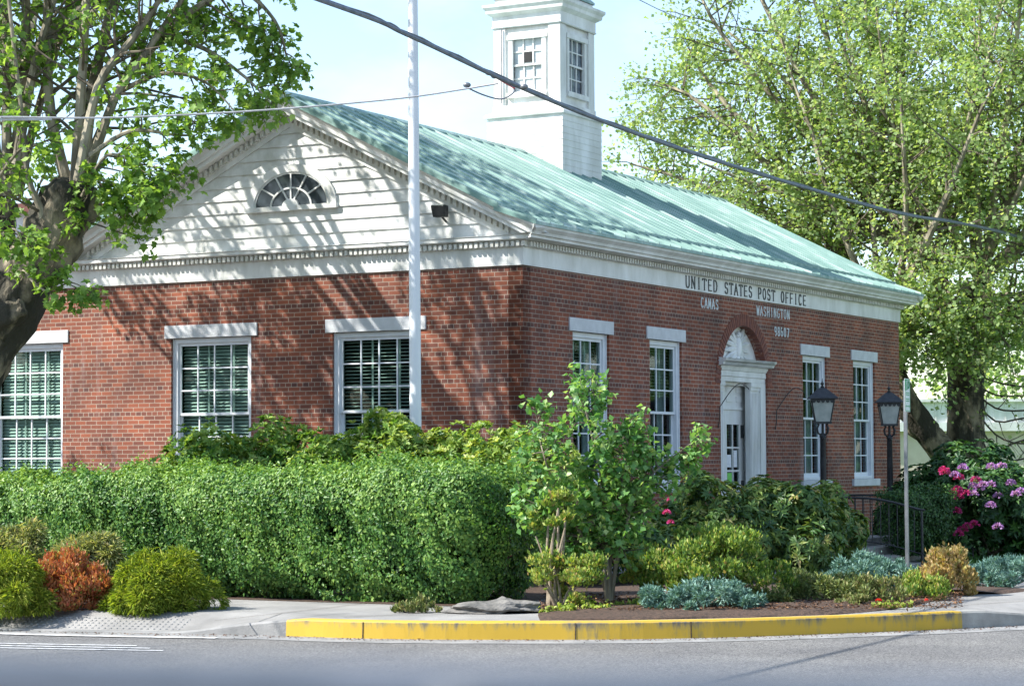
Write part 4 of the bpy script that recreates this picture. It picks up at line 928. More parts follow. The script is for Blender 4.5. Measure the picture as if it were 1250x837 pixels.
# ------------------------------------------------------------------ cables
def cable_pt(px, py, z): d = ray(px, py); t = (z-CAMH)/d[2]; return (d[0]*t, d[1]*t, z)
cpx = [(390, 0), (500, 44), (620, 100), (735, 148), (870, 195), (1000, 234), (1100, 261), (1250, 291)]
cz = [6.62, 6.54, 6.45, 6.40, 6.38, 6.42, 6.46, 6.55]
cp_ = [cable_pt(a, b, z) for (a, b), z in zip(cpx, cz)]
def ext(a, b, k, dz): return (a[0]+(a[0]-b[0])*k, a[1]+(a[1]-b[1])*k, a[2]+dz)
cp_ = [ext(cp_[0], cp_[1], 6, .9)]+cp_+[ext(cp_[-1], cp_[-2], 4, .6)]
def catmull(p, n=8):
    p = [Vector(q) for q in p]; o = []
    for i in range(len(p)-1):
        a = p[max(i-1, 0)]; b = p[i]; c = p[i+1]; d = p[min(i+2, len(p)-1)]
        for k in range(n):
            t = k/n; o.append(.5*((2*b)+(c-a)*t+(2*a-5*b+4*c-d)*t*t+(3*b-a-3*c+d)*t**3))
    o.append(p[-1]); return o
# fit a smooth straight plan line so the cable does not wander
A0 = np.array([[q[0], q[1]] for q in cp_[1:-1]]); mean = A0.mean(0); u_, s_, vt = np.linalg.svd(A0-mean); dr_ = vt[0]*np.sign(vt[0][1])
cfit = []
for (px, py) in cpx:
    d = ray(px, py); # intersect view ray with the vertical plane through the fitted line
    nx, ny = -dr_[1], dr_[0]; t = (mean[0]*nx+mean[1]*ny)/(d[0]*nx+d[1]*ny); cfit.append((d[0]*t, d[1]*t, CAMH+d[2]*t))
cfit = [ext(cfit[0], cfit[1], 5, .0)]+cfit+[ext(cfit[-1], cfit[-2], 3, .3)]
cb = empty('overhead_cable', cfit[3]); tag(cb, 'thick dark overhead cable crossing in front of the cupola and roof', 'cable')
o0 = Vector(cfit[3]); cc_ = [p-o0 for p in catmull(cfit)]
mb = MB(); mb.tube(cc_, .027, 8); mb.build('sheath', MT['rubber'], cb, True)
mb = MB()
for k in range(0, len(cc_)-1):
    a, b = cc_[k], cc_[k+1]
    L_ = (b-a).length; nn = max(2, int(L_/.12))
mb.tube([p+Vector((.01*sin(i*1.9), .0, .03+.008*cos(i*1.9))) for i, p in enumerate(cc_)], .011, 6); mb.build('lashing', MT['galv'], cb, True)
j = Vector(cable_pt(622, 100, 6.45)); j = Vector(cfit[3])
wpts = [(-60, 146, 24.5), (0, 143, 25.0), (120, 144, 25.6), (250, 139, 26.2), (370, 131, 26.7), (490, 120, 27.3), (560, 110, 27.7)]
wq = [Vector(D(a, b, c)) for a, b, c in wpts]+[Vector((j.x-.12, j.y, j.z-.02))]
wq = [wq[0]+(wq[0]-wq[1])*25+Vector((0, 0, .8))]+wq
sv = empty('service_wire', tuple(wq[4])); tag(sv, 'pale thin service wire running left from the thick cable past the gable', 'wire')
wl = [p-wq[4] for p in catmull(wq)]
mb = MB(); mb.tube(wl, .011, 6); mb.build('conductor', MT['wire'], sv, True)
lp = [Vector(D(568, 106, 27.75)), Vector(D(590, 116, 27.8)), Vector(D(612, 121, 27.9)), Vector(D(627, 113, 28)), Vector(D(626, 106, 28)), Vector(D(612, 98, 28))]
mb = MB(); mb.tube([p-wq[4] for p in catmull(lp)], .010, 6); mb.build('drip_loop', MT['rubber'], sv, True)
mb = MB(); mb.tube([p-wq[4] for p in catmull([Vector(D(600, 92, 27.9)), Vector(D(616, 101, 28)), Vector(D(628, 108, 28))])], .010, 6); mb.build('splice_lead', MT['red'], sv, True)
mb = MB()
for q in (570, 104), (597, 89), (604, 93), (640, 106): blob(mb, tuple(Vector(D(q[0], q[1], 27.8))-wq[4]), (.05, .03, .035), 8, 6)
mb.build('clamp', MT['galv'], sv, True)
fw3 = [Vector(D(700, -40, 60)), Vector(D(780, 0, 62)), Vector(D(835, 25, 64)), Vector(D(1000, 90, 70))]
w3 = empty('far_wire', tuple(fw3[1])); tag(w3, 'very thin dark wire high in the sky right of the cupola', 'wire')
mb = MB(); mb.tube([p-fw3[1] for p in catmull(fw3)], .012, 5); mb.build('conductor', MT['rubber'], w3, True)

# ------------------------------------------------------------------ far buildings
nh = empty('neighbour_house', (*D(60, 560, 58)[:2], 0)); tag(nh, 'white house with dark red roof edge seen behind the left tree trunk', 'house')
x0, y0 = nh.location.x, 58
mb = MB(); mb.box(-2.3, 2.4, 0, 7, 0, 8.2); mb.build('wall', MT['house'], nh)
mb = MB(); mb.box(-2.6, 2.7, -.3, 7.2, 8.2, 8.42); mb.build('roof', MT['roof_far'], nh)
for u in (-1.2, .9):
    mb = MB(); mb.box(u-.45, u+.45, -.04, .02, 5.4, 7.0); f = mb.build('window', MT['dark'], nh); mb = MB(); mb.box(u-.5, u+.5, -.06, -.03, 5.32, 5.4); mb.box(u-.5, u-.45, -.06, -.03, 5.4, 7.0); mb.box(u+.45, u+.5, -.06, -.03, 5.4, 7.0); mb.build('frame', MT['house'], f)
gh = empty('flat_roof_building', (*D(128, 560, 64)[:2], 0)); tag(gh, 'low building with green roof edge peeking over the left rake of the gable', 'building')
mb = MB(); mb.box(-1.6, 7, 0, 8, 0, 8.5); mb.build('wall', MT['house'], gh); mb = MB(); mb.box(-1.8, 7.2, -.3, 8.2, 8.5, 8.75); mb.build('roof', MT['roof'], gh); mb = MB(); mb.box(-.6, .6, -.8, -.3, 7.9, 8.4); mb.build('roof_vent', MT['house'], gh)
wb = empty('white_building', (*D(1180, 560, 78)[:2], 0)); tag(wb, 'low white building with pale ribbed fascia behind the right tree', 'building')
mb = MB(); mb.box(-4.2, 14, 0, 10, 0, 2.75); mb.build('wall', MT['beige'], wb)
mb = MB(); mb.box(-4.4, 14.2, -.25, 10.2, 2.75, 3.05); mb.box(-4.35, 14.1, -.15, 10.1, 3.05, 3.75)
k = -4.3
while k < 14: mb.box(k, k+.05, -.19, -.15, 3.05, 3.70); k += .4
mb.box(-4.42, 14.22, -.3, 10.2, 3.75, 3.85); mb.build('fascia', MT['white'], wb)

# ------------------------------------------------------------------ trees
class Tree:
    def __init__(s, name, label, base): s.root = empty(name, base); tag(s.root, label, 'tree'); s.base = Vector(base); s.big = MB(); s.sh = MB(); s.tw = MB(); s.P = []; s.N = []
def rv(): return Vector((random.gauss(0, 1), random.gauss(0, 1), random.gauss(0, 1))).normalized()
def bend(p0, d, L, n, wob_, up):
    pts = [Vector(p0)]; d = Vector(d).normalized()
    for k in range(n):
        d = (d+rv()*wob_+Vector((0, 0, up))).normalized(); pts.append(pts[-1]+d*L/n)
    return pts
def twigs(T, pts, r, n_sec, Lsec, n_ter, leaves_per, spread=.33, start=.15, droop=-.02, keep=None):
    """side branches along a shoot with leaf clumps at their ends"""
    tot = len(pts)-1
    for k in range(n_sec):
        t = start+(1-start)*(k+random.random())/n_sec; f = t*tot; i = min(int(f), tot-1); p = pts[i].lerp(pts[i+1], f-i)
        ax = (pts[i+1]-pts[i]).normalized(); d = rv(); d = (d-ax*d.dot(ax)).normalized()*.9+ax*.55
        L = Lsec*random.uniform(.5, 1.15)*(1.1-.45*t)
        q = bend(p, d, L, 4, .25, droop)
        if keep and not keep(q[-1]): continue
        r1 = r*.28*(1.15-t)+.008; T.tw.tube(q, [r1, r1*.8, r1*.6, r1*.45, r1*.25], 5, 0, False)
        for m in range(n_ter):
            tt = random.uniform(.3, 1); g = tt*4; i2 = min(int(g), 3); p2 = q[i2].lerp(q[i2+1], g-i2)
            d2 = (rv()+(q[i2+1]-q[i2]).normalized()*.9+Vector((0, 0, droop*2))).normalized(); L2 = random.uniform(.25, .6)*(L/1.4)**.5
            q2 = bend(p2, d2, L2, 2, .3, droop*2); T.tw.tube(q2, [.007, .005, .003], 3, 0, False)
            for l in range(leaves_per):
                c = q2[random.choice((1, 2, 2))].lerp(q2[1], random.random())
                off_ = rv()*spread*random.random()**.5
                T.P.append(c+off_); T.N.append((off_.normalized()*.35+Vector((0, 0, .75))+rv()*.55).normalized())
def finish(T, leafsize, mat, width=.8, shape=MAPLE, tvar=.25):
    b = T.base; 
    for mbx, nm, mt in ((T.big, 'trunk', 'bark'), (T.sh, 'branches', 'shoot'), (T.tw, 'twigs', 'twig')):
        if mbx.v:
            mbx.v = [(v[0]-b.x, v[1]-b.y, v[2]-b.z) for v in mbx.v]; o = mbx.build(nm, MT[mt], T.root, True)
            if nm == 'trunk':
                tx = bpy.data.textures.new('lump', 'CLOUDS'); tx.noise_scale = .22
                s = o.modifiers.new('s', 'SUBSURF'); s.levels = 2; s.render_levels = 2
                m_ = o.modifiers.new('d', 'DISPLACE'); m_.texture = tx; m_.strength = .26; m_.mid_level = .5
    P = np.array([tuple(p-b) for p in T.P]); Nn = np.array([tuple(n) for n in T.N]); n = len(P)
    ax = unit(n)+np.array([0, 0, -.45])
    leaves('crown', P.astype(np.float32), ax, Nn, leafsize*rng.uniform(.65, 1.25, n), LF[mat], T.root, width, shape, .45+rng.normal(size=n)*tvar+.12*wob(P, .6))
    print(T.root.name, n)

# left plane tree (pollarded): heavy leaning trunk, knuckle, upright shoots
YT = 30.6
bt = D(-95, 700, YT); T = Tree('plane_tree', 'old plane tree with mossy leaning trunk and many shoots at the left edge', (bt[0], YT, 0))
tr = [(bt[0]-.1, YT, -.1), D(-75, 600, YT), D(-50, 480, YT), D(-5, 392, YT-.1), D(36, 335, YT-.1), D(68, 285, YT), D(86, 245, YT), D(92, 222, YT)]
T.big.tube(tr, [.62, .50, .46, .44, .42, .40, .42, .36], 14)
T.big.tube([D(-50, 470, YT), D(-20, 380, YT+.3), D(-12, 300, YT+.4), D(2, 240, YT+.5)], [.42, .38, .32, .28], 12)
T.big.tube([D(-20, 402, YT-.3), D(12, 385, YT-.4), D(34, 368, YT-.45)], [.30, .24, .13], 10)
T.big.tube([D(-75, 560, YT), D(-140, 430, YT-.5), D(-170, 300, YT-1), D(-180, 200, YT-1)], [.42, .36, .3, .28], 12)
shoots = [  # px path bottom -> top of frame, depth, radius
 ([(92, 225), (98, 130), (106, 0)], 30.5, .085), ([(98, 225), (113, 110), (138, 0)], 30.8, .10), ([(95, 222), (120, 105), (160, 50), (195, 0)], 30.2, .07),
 ([(108, 210), (140, 120), (162, 88), (222, 0)], 30.4, .07), ([(82, 225), (62, 140), (57, 40), (60, -40)], 30.9, .09), ([(104, 205), (122, 160), (150, 100), (175, 50), (190, 10)], 31.2, .06),
 ([(8, 240), (8, 130), (7, 0)], 31, .08), ([(12, 235), (28, 120), (32, 0)], 31.1, .10), ([(14, 235), (40, 90), (66, 0)], 30.8, .075), ([(0, 240), (-12, 120), (-20, 0)], 31, .09),
 ([(30, 340), (52, 270), (35, 220), (28, 150)], 30.3, .06), ([(22, 240), (42, 150), (75, 40), (85, 0)], 31.6, .07)]
for path, dep, r in shoots:
    q = [Vector(D(a, b, dep)) for a, b in path]; d = (q[-1]-q[-2]).normalized(); d.y += random.uniform(-.35, .35); d.normalize()
    L = random.uniform(4.2, 6.5); q2 = bend(q[-1], d, L, 5, .10, .03); q = catmull(q, 4)+q2[1:]
    n = len(q); T.sh.tube(q, [r*(1-.75*(k/(n-1))**1.2) for k in range(n)], 8, 0, False)
    twigs(T, q, r, 14, 1.7, 4, 8, .2, .2, keep=lambda p: p.y > 28.2)
# arching limbs to the right over the gable and others out of frame
def limb(q, r, nsec, L, nter, lp, spread=.24, start=.3):
    q = catmull([Vector(p) for p in q], 5); n = len(q); T.sh.tube(q, [r*(1-.8*k/(n-1)) for k in range(n)], 7, 0, False); twigs(T, q, r, nsec, L, nter, lp, spread, start, -.05)
limb([D(150, 100, 30.6), D(225, 20, 31), D(290, -10, 31), D(335, 25, 31), D(350, 70, 31)], .06, 16, .8, 5, 10, .2, .15)
limb([D(190, 40, 30.6), D(250, 60, 31), D(300, 95, 31), D(332, 128, 31)], .045, 12, .6, 5, 10, .2, .1)
limb([D(150, 110, 30.6), D(200, 90, 30), D(250, 100, 30), D(290, 140, 30)], .04, 9, .5, 4, 9, .2, .2)
limb([D(110, 190, 30.2), D(160, 160, 30), D(215, 165, 29.8), D(240, 165, 29.7)], .04, 10, .55, 4, 9, .2, .1)
limb([D(110, 215, 30.2), D(140, 225, 30), D(165, 240, 29.8), D(180, 250, 29.7)], .03, 9, .6, 5, 11, .2, .1)
limb([D(100, 240, 30.0), D(130, 190, 29.8), D(170, 200, 29.8), D(200, 205, 29.7)], .03, 9, .6, 5, 11, .2, .2)
limb([D(28, 330, 29.9), D(55, 355, 29.6), D(85, 345, 29.5), D(104, 352, 29.4)], .02, 6, .35, 4, 10, .14, .2)
limb([D(-30, 260, 29.6), D(10, 200, 29.3), D(30, 180, 29.2), D(45, 195, 29.2)], .03, 8, .5, 4, 8, .2, .1)
limb([D(-30, 330, 29.6), D(0, 290, 29.3), D(18, 280, 29.2), D(28, 300, 29.2)], .03, 7, .45, 4, 8, .2, .1)
limb([D(200, 0, 31), (-3.6, 31.5, 10.2), (-2.6, 32, 11.4), (-1.9, 32.3, 12.2)], .07, 16, 1.7, 5, 11, .25, .1)
limb([D(130, 0, 31), (-5.2, 32.5, 11.2), (-4.2, 33.5, 12.8), (-3.4, 34, 13.8)], .07, 18, 1.8, 5, 11, .25, .1)
limb([D(60, 0, 31), (-7.0, 33.2, 11), (-7.6, 34.5, 13), (-7.8, 35.5, 14)], .07, 18, 1.8, 5, 11, .25, .1)
limb([D(-180, 210, 30), (-10.5, 30, 8), (-11.5, 30.5, 10.5), (-12, 31, 13)], .10, 20, 2.0, 5, 11, .25, .1)
limb([D(-180, 210, 30), (-9.5, 32, 8.5), (-9.8, 34, 11), (-10, 35, 13)], .10, 20, 2.0, 5, 11, .25, .1)
limb([D(0, 240, 31), (-8.2, 33, 8), (-8.6, 34.5, 9.2), (-9.2, 35.6, 10.2)], .08, 16, 1.6, 5, 11, .25, .15)
for k in range(11):
    b = (random.uniform(-15, -9.6), random.uniform(32.5, 37), random.uniform(7.2, 12.5)); a = (b[0]*.5-4.6, b[1]*.5+15.4, b[2]*.55+2.6)
    limb([(bt[0]-1.2, YT-.3, 5.4), a, b], .08, 12, 1.5, 4, 9, .25, .35)
for (px, py) in ((70, 300), (100, 250), (60, 330), (105, 225), (40, 300), (20, 350), (88, 285), (115, 235)):
    limb([D(px, py, YT-.35), D(px+8, py-14, YT-.6), D(px+random.uniform(-6, 22), py-random.uniform(18, 34), YT-.75)], .010, 3, .16, 2, 4, .07, .3)
for k in range(9):
    a = (random.uniform(-9.5, -5.5), random.uniform(31.5, 36), random.uniform(8.6, 9.6)); b = (a[0]+random.uniform(-1, 1.6), a[1]+random.uniform(-.5, 1.5), a[2]+random.uniform(2, 4.5))
    m_ = [(a[0]+b[0])/2+random.uniform(-.4, .4), (a[1]+b[1])/2, (a[2]+b[2])/2]
    limb([(bt[0]+1.2, YT+.3, 7.2), a, m_, b], .08, 12, 1.5, 4, 9, .25, .4)
finish(T, .108, 'plane', .9)

# right tree
YR = 52.0
br = D(1178, 600, YR); T = Tree('spreading_tree', 'large spreading tree with pale green crown behind the right end of the post office', (br[0], YR, 0))
T.big.tube([(br[0], YR, -.1), D(1180, 560, YR), D(1178, 500, YR), D(1180, 450, YR), D(1190, 390, YR), D(1195, 340, YR)], [.56, .46, .42, .42, .40, .34], 14)
T.big.tube([D(1165, 565, YR), D(1145, 545, YR-.2), D(1118, 512, YR-.4), D(1095, 470, YR-.5), D(1085, 400, YR-.5)], [.36, .31, .29, .26, .22], 12)
T.big.tube([D(1180, 470, YR), D(1165, 420, YR), D(1150, 370, YR+.5), D(1140, 320, YR+1)], [.34, .3, .26, .2], 10)
T.big.tube([D(1185, 440, YR), D(1215, 400, YR), D(1250, 370, YR), D(1300, 330, YR)], [.30, .24, .2, .16], 10)
knots = [(D(1195, 340, YR), .4), (D(1140, 320, YR+1), .4), (D(1085, 400, YR-.5), .3), (D(1300, 330, YR), .3)]
for (kp, _) in knots:
    for k in range(9):
        a = random.uniform(0, 2*pi); e = random.uniform(.35, 1.3); d = Vector((cos(a)*cos(e), sin(a)*cos(e)*.8, sin(e)))
        L = random.uniform(5.5, 8.2)*(1.0 if e > .5 else .8); q = bend(kp, d, L, 6, .13, .05)
        if q[-1].y < 50.5 and q[-1].x < 8.5: q = [Vector((p.x, 2*kp[1]-p.y if p.y < kp[1] else p.y, p.z)) for p in q]
        r = random.uniform(.08, .13); n = len(q); T.sh.tube(q, [r*(1-.8*i/(n-1)) for i in range(n)], 6, 0, False); twigs(T, q, r, 15, 2.2, 6, 16, .38, .2)
for path in ([(1140, 320), (1040, 260), (940, 200), (860, 160)], [(1140, 320), (1040, 200), (960, 100), (890, 40)], [(1150, 330), (1090, 200), (1030, 60), (1010, -60)], [(1085, 400), (1020, 320), (930, 260), (800, 205)], [(1150, 340), (1110, 220), (1100, 100), (1110, -30)], [(1140, 330), (990, 230), (880, 120), (840, 60)], [(1085, 420), (1060, 350), (1010, 290), (960, 265)]):
    q = [Vector(D(a, b, YR+.5+i*1.0)) for i, (a, b) in enumerate(path)]; q = catmull(q, 4); n = len(q); T.sh.tube(q, [.13*(1-.8*i/(n-1)) for i in range(n)], 6, 0, False); twigs(T, q, .12, 28, 2.5, 6, 16, .42, .15)
for path in ([(1200, 330), (1220, 200), (1240, 60), (1250, -60)], [(1200, 340), (1280, 250), (1330, 150), (1350, 50)], [(1085, 440), (1105, 400), (1130, 380), (1160, 370)], [(1200, 380), (1230, 360), (1270, 370), (1310, 350)], [(1175, 400), (1150, 400), (1125, 405), (1105, 400)]):
    q = [Vector(D(a, b, YR-i*.7)) for i, (a, b) in enumerate(path)]; q = catmull(q, 4); n = len(q); T.sh.tube(q, [.12*(1-.8*i/(n-1)) for i in range(n)], 6, 0, False); twigs(T, q, .12, 24, 2.1, 6, 15, .4, .15)
for path in ([(1175, 420), (1165, 400), (1150, 395)], [(1190, 400), (1205, 380), (1225, 385)], [(1185, 440), (1180, 425), (1172, 430)], [(1100, 430), (1112, 415), (1130, 425)], [(1200, 350), (1215, 400), (1235, 425)], [(1085, 400), (1090, 370), (1105, 350)]):
    q = [Vector(D(a, b, YR-1.2-i*.5)) for i, (a, b) in enumerate(path)]; q = catmull(q, 4); n = len(q); T.sh.tube(q, [.06*(1-.8*i/(n-1)) for i in range(n)], 6, 0, False); twigs(T, q, .06, 14, 1.1, 5, 10, .25, .1)
for path in ([(1085, 400), (1000, 300), (880, 235), (770, 200)], [(1085, 400), (980, 250), (860, 130), (800, 100)], [(1140, 320), (980, 160), (880, 40), (850, -20)], [(1140, 320), (1000, 130), (930, 0), (900, -60)], [(1140, 320), (1060, 180), (1000, 20), (980, -60)]):
    q = [Vector(D(a, b, YR+1+i*.6)) for i, (a, b) in enumerate(path)]; q = catmull(q, 4); n = len(q); T.sh.tube(q, [.11*(1-.8*i/(n-1)) for i in range(n)], 6, 0, False); twigs(T, q, .11, 26, 2.3, 6, 15, .45, .2)
# bare lower twigs
for k in range(7):
    y_ = 470+k*16; q = catmull([Vector(D(1188, 455+k*10, YR)), Vector(D(1215, y_-4, YR-.4)), Vector(D(1250, y_+random.uniform(-14, 8), YR-.8)), Vector(D(1290, y_-8, YR-1))], 3); T.tw.tube(q, .022, 5); twigs(T, q, .03, 5, .9, 2, 3, .2, .2)
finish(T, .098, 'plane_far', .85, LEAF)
# background trees filling behind
def simple_tree(label, x, y, h, r, n, mat, leaf=.3, group=None):
    T2 = Tree('background_tree', label, (x, y, 0)); T2.big.tube([(x, y, 0), (x, y, h*.35), (x+.2, y, h*.7)], [.35, .28, .12], 8)
    if group: T2.root['group'] = group
    for k in range(26):
        a = random.uniform(0, 2*pi); z = random.uniform(.25, 1); rr = r*sqrt(max(.1, 1-((z-.55)/.55)**2)); e = Vector((x+rr*cos(a)*.8, y+rr*sin(a)*.8, h*z)); T2.tw.tube([(x, y, h*max(.1, z-.25)), e], [.08, .02], 5)
        for m in range(n//26):
            d = rv(); T2.P.append(e+d*r*.34*random.random()**.4); T2.N.append((d*.5+Vector((0, 0, .6))+rv()*.4).normalized())
    finish(T2, leaf, mat, .9, LEAF)
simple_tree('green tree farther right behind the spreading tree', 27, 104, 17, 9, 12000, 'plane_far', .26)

belt = []
for (x0, y0, x1, y1) in ((-48, 60, -44, 0), (-44, 0, -20, -26), (-20, -26, 30, -26), (42, 60, 34, 100)):
    L_ = sqrt((x1-x0)**2+(y1-y0)**2)
    for k in range(int(L_/4.5)):
        t = (k+random.random())/(L_/4.5); cxx, cyy, hh = x0+(x1-x0)*t, y0+(y1-y0)*t, random.uniform(7, 11)
        for m in range(9):
            c_ = Vector((cxx+random.gauss(0, 1.8), cyy+random.gauss(0, 1.5), random.uniform(1, hh)))
            for q_ in range(34): belt.append(tuple(c_+rv()*2.0*random.random()**.4))
P = np.array(belt); n = len(P)
tag(leaves('distant_trees', P.astype(np.float32), unit(n), unit(n)+np.array([0, 0, .6]), rng.uniform(.6, 1.2, n), LF['rhodo_dark'], None, 1.0), kind='stuff')
# young tree in the bed
YB = 25.5
bs = G(744, 738, .2); T = Tree('young_tree', 'young broadleaf tree with several thin stems in the corner bed', (bs[0], bs[1], .2)); Y_ = bs[1]
stems = [[(744, 738), (742, 690), (738, 640), (735, 590), (715, 500), (712, 478)], [(746, 735), (752, 690), (762, 650), (775, 610), (800, 575), (845, 540)], [(742, 730), (730, 690), (712, 655), (690, 620), (665, 560), (655, 510)], [(745, 720), (745, 670), (755, 610), (765, 550), (760, 530)], [(741, 735), (738, 700), (735, 660), (690, 630), (645, 615)]]
for path in stems:
    q = catmull([Vector(D(a, b, Y_+i*random.uniform(-.08, .08))) for i, (a, b) in enumerate(path)], 4); n = len(q); T.big.tube(q, [.027*(1-.8*i/(n-1)) for i in range(n)], 7, 0, False)
    twigs(T, q, .03, 28, .36, 4, 11, .10, .30, -.02)
T.sh = T.big; T.big = MB()
finish(T, .075, 'young', .8, LEAF)

# ------------------------------------------------------------------ hedges
def hedge(name, label, p0, p1, wd, h0, h1, n, leaf, mat, lean=0, group=None, mode='face', width=.5, rnd=.38, tb=0.0):
    """clipped hedge as a rounded box from p0 to p1 (front foot line), wd deep"""
    p0 = Vector((*p0[:2], 0)); p1 = Vector((*p1[:2], 0)); t = (p1-p0); L = t.length; t.normalize(); nb = Vector((-t.y, t.x, 0))
    if nb.y < 0: nb = -nb
    root = empty(name, (*p0[:2], .17)); tag(root, label, 'hedge', group)
    hm = (h0+h1)/2; A1 = L*hm; A2 = L*wd; A3 = wd*hm; tot = A1*1.5+A2*1.2+A3*2
    U = rng.random(n)*tot; a = rng.random(n); b = rng.random(n)
    P = np.zeros((n, 3)); Nn = np.zeros((n, 3))
    m1 = U < A1*1.5; m2 = (~m1) & (U < A1*1.5+A2*1.2); m3 = (~m1) & (~m2) & (U < A1*1.5+A2*1.2+A3); m4 = ~(m1 | m2 | m3)
    hh = h0+(h1-h0)*a
    P[m1] = np.stack([a*L, 0*a, b*hh], 1)[m1]; Nn[m1] = (0, -1, 0)
    P[m2] = np.stack([a*L, b*wd, hh], 1)[m2]; Nn[m2] = (0, 0, 1)
    P[m3] = np.stack([0*a, a*wd, b*h0], 1)[m3]; Nn[m3] = (-1, 0, 0)
    P[m4] = np.stack([0*a+L, a*wd, b*h1], 1)[m4]; Nn[m4] = (1, 0, 0)
    # round the arrises
    C_ = np.stack([np.clip(P[:, 0], rnd, L-rnd), np.clip(P[:, 1], rnd, wd-rnd), np.minimum(P[:, 2], (h0+(h1-h0)*P[:, 0]/L)-rnd)], 1)
    dd = P-C_; dl = np.linalg.norm(dd, axis=1, keepdims=True); dn_ = np.where(dl > 1e-6, dd/np.maximum(dl, 1e-6), Nn); 
    P2 = C_+dn_*rnd; Nn = dn_
    Pq = P2+np.array([p0.x, p0.y, 0]); q = wob(Pq, 1.1, 3.)*.14+wob(Pq, 3.1)*.10+wob(Pq, 8.)*.045
    under = np.clip((.45-P2[:, 2])/.45, 0, 1)**1.5*(.34+.2*wob(Pq, 1.7, 1.))
    depth = (rng.random(n)**2.2)*.30
    P2 = P2+Nn*(q-under-depth)[:, None]; spk = rng.random(n) < .035; P2[spk] += Nn[spk]*(.03+.10*rng.random((spk.sum(), 1))**2); top = (Nn[:, 2] > .6) & (rng.random(n) < .10); P2[top, 2] += .14*rng.random(top.sum())**2
    P2[:, 2] = np.maximum(P2[:, 2], .03)
    thin = (wob(Pq, 2.6, 5.) > .45+.5*np.clip(P2[:, 2]-.5, 0, 1)) & (rng.random(n) < .75) & (P2[:, 2] < 1.0); P2, Nn, Pq = P2[~thin], Nn[~thin], Pq[~thin]
    R = np.array([[t.x, nb.x, 0], [t.y, nb.y, 0], [0, 0, 1]]); Pw = P2@R.T; Nw = Nn@R.T
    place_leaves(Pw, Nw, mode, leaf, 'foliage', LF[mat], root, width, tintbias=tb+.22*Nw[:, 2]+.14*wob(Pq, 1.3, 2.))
    mb = MB()
    k = .3
    while k < L-.2:
        x, y = k, wd*random.uniform(.3, .6); 
        for m in range(3):
            e = (x+random.uniform(-.3, .3), y+random.uniform(-.2, .2), hm*.8); a_ = R@np.array((x, y, 0)); b_ = R@np.array(e); mb.tube([tuple(a_), tuple(b_)], [.02, .006], 5)
        k += .35
    mb.build('stems', MT['twig'], root, True)
    # large dark leaves fill the core, putting gap shade into their colour
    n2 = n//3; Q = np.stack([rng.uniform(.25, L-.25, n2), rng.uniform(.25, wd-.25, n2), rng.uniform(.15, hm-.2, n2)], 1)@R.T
    place_leaves(Q, unit(n2), 'face', leaf*1.9, 'dark_gap_fill', LF['rhodo_dark'], root, .6)
    return root
HX = -7.0
hz_ = lambda a: B(*a)
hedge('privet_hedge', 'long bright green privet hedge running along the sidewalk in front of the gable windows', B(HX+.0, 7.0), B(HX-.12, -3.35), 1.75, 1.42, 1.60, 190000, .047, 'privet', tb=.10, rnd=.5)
hedge('boxwood_hedge', 'small square clipped hedge behind the parking sign post', D(1112, 690, 38.0), D(1164, 690, 38.4), 1.0, 1.05, 1.05, 16000, .045, 'rhodo_dark', rnd=.1)

# ------------------------------------------------------------------ shrubs
def sg(px, py, z=.185): return G(px, py, z)
def shr(pxc, topy, wpx, Y, label, n, leaf, mat, mode, name='shrub', cat='shrub', zb=.17, **k):
    """shrub centred at pixel column, at depth Y, as wide as wpx and reaching topy"""
    c = D(pxc, topy+(11 if Y > 28.5 and Y < 34 and mode in ('up', 'droop') else 0), Y); rx = wpx/2*Y/FPX; h = c[2]-zb; ry = k.pop('ry', rx*.8)
    return shrub(name, label, cat, (c[0], Y, zb), rx, ry, h, n, leaf, LFKEY(mat), mode, **k)
def LFKEY(m): return m
# light green shrubs behind the hedge, along the gable wall
for (px, ty, wp, Y, lab, fl, ti) in ((255, 520, 130, 30.3, 'bright green shrub under the second gable window, behind the hedge', (), .08),
    (335, 513, 140, 30.6, 'bright green shrub just right of the second gable window, behind the hedge', (), .02),
    (405, 512, 130, 30.2, 'green shrub at the left jamb of the third gable window, behind the hedge', (), -.05),
    (468, 500, 130, 30.0, 'yellow-green shrub with a pink flower behind the hedge below the flagpole', [('magenta', .05, -.75, 1.72, .06), ('magenta', .2, -.75, 1.66, .05)], .12),
    (540, 513, 130, 29.7, 'yellow-green pieris shrub right of the flagpole behind the hedge', (), .24),
    (600, 515, 120, 29.4, 'yellow-green pieris shrub between the flagpole and the corner of the brick walls', (), .24),
    (652, 524, 110, 29.2, 'yellow-green pieris shrub at the near corner of the brick walls', (), .26)):
    shr(px, ty-3, wp+25, Y, lab, 16000, .085, 'pieris', 'up', width=.3, lumps=40, lr=.3, group='light green shrubs behind the hedge', flowers=fl, low=.45, tint=ti, whorl=9)
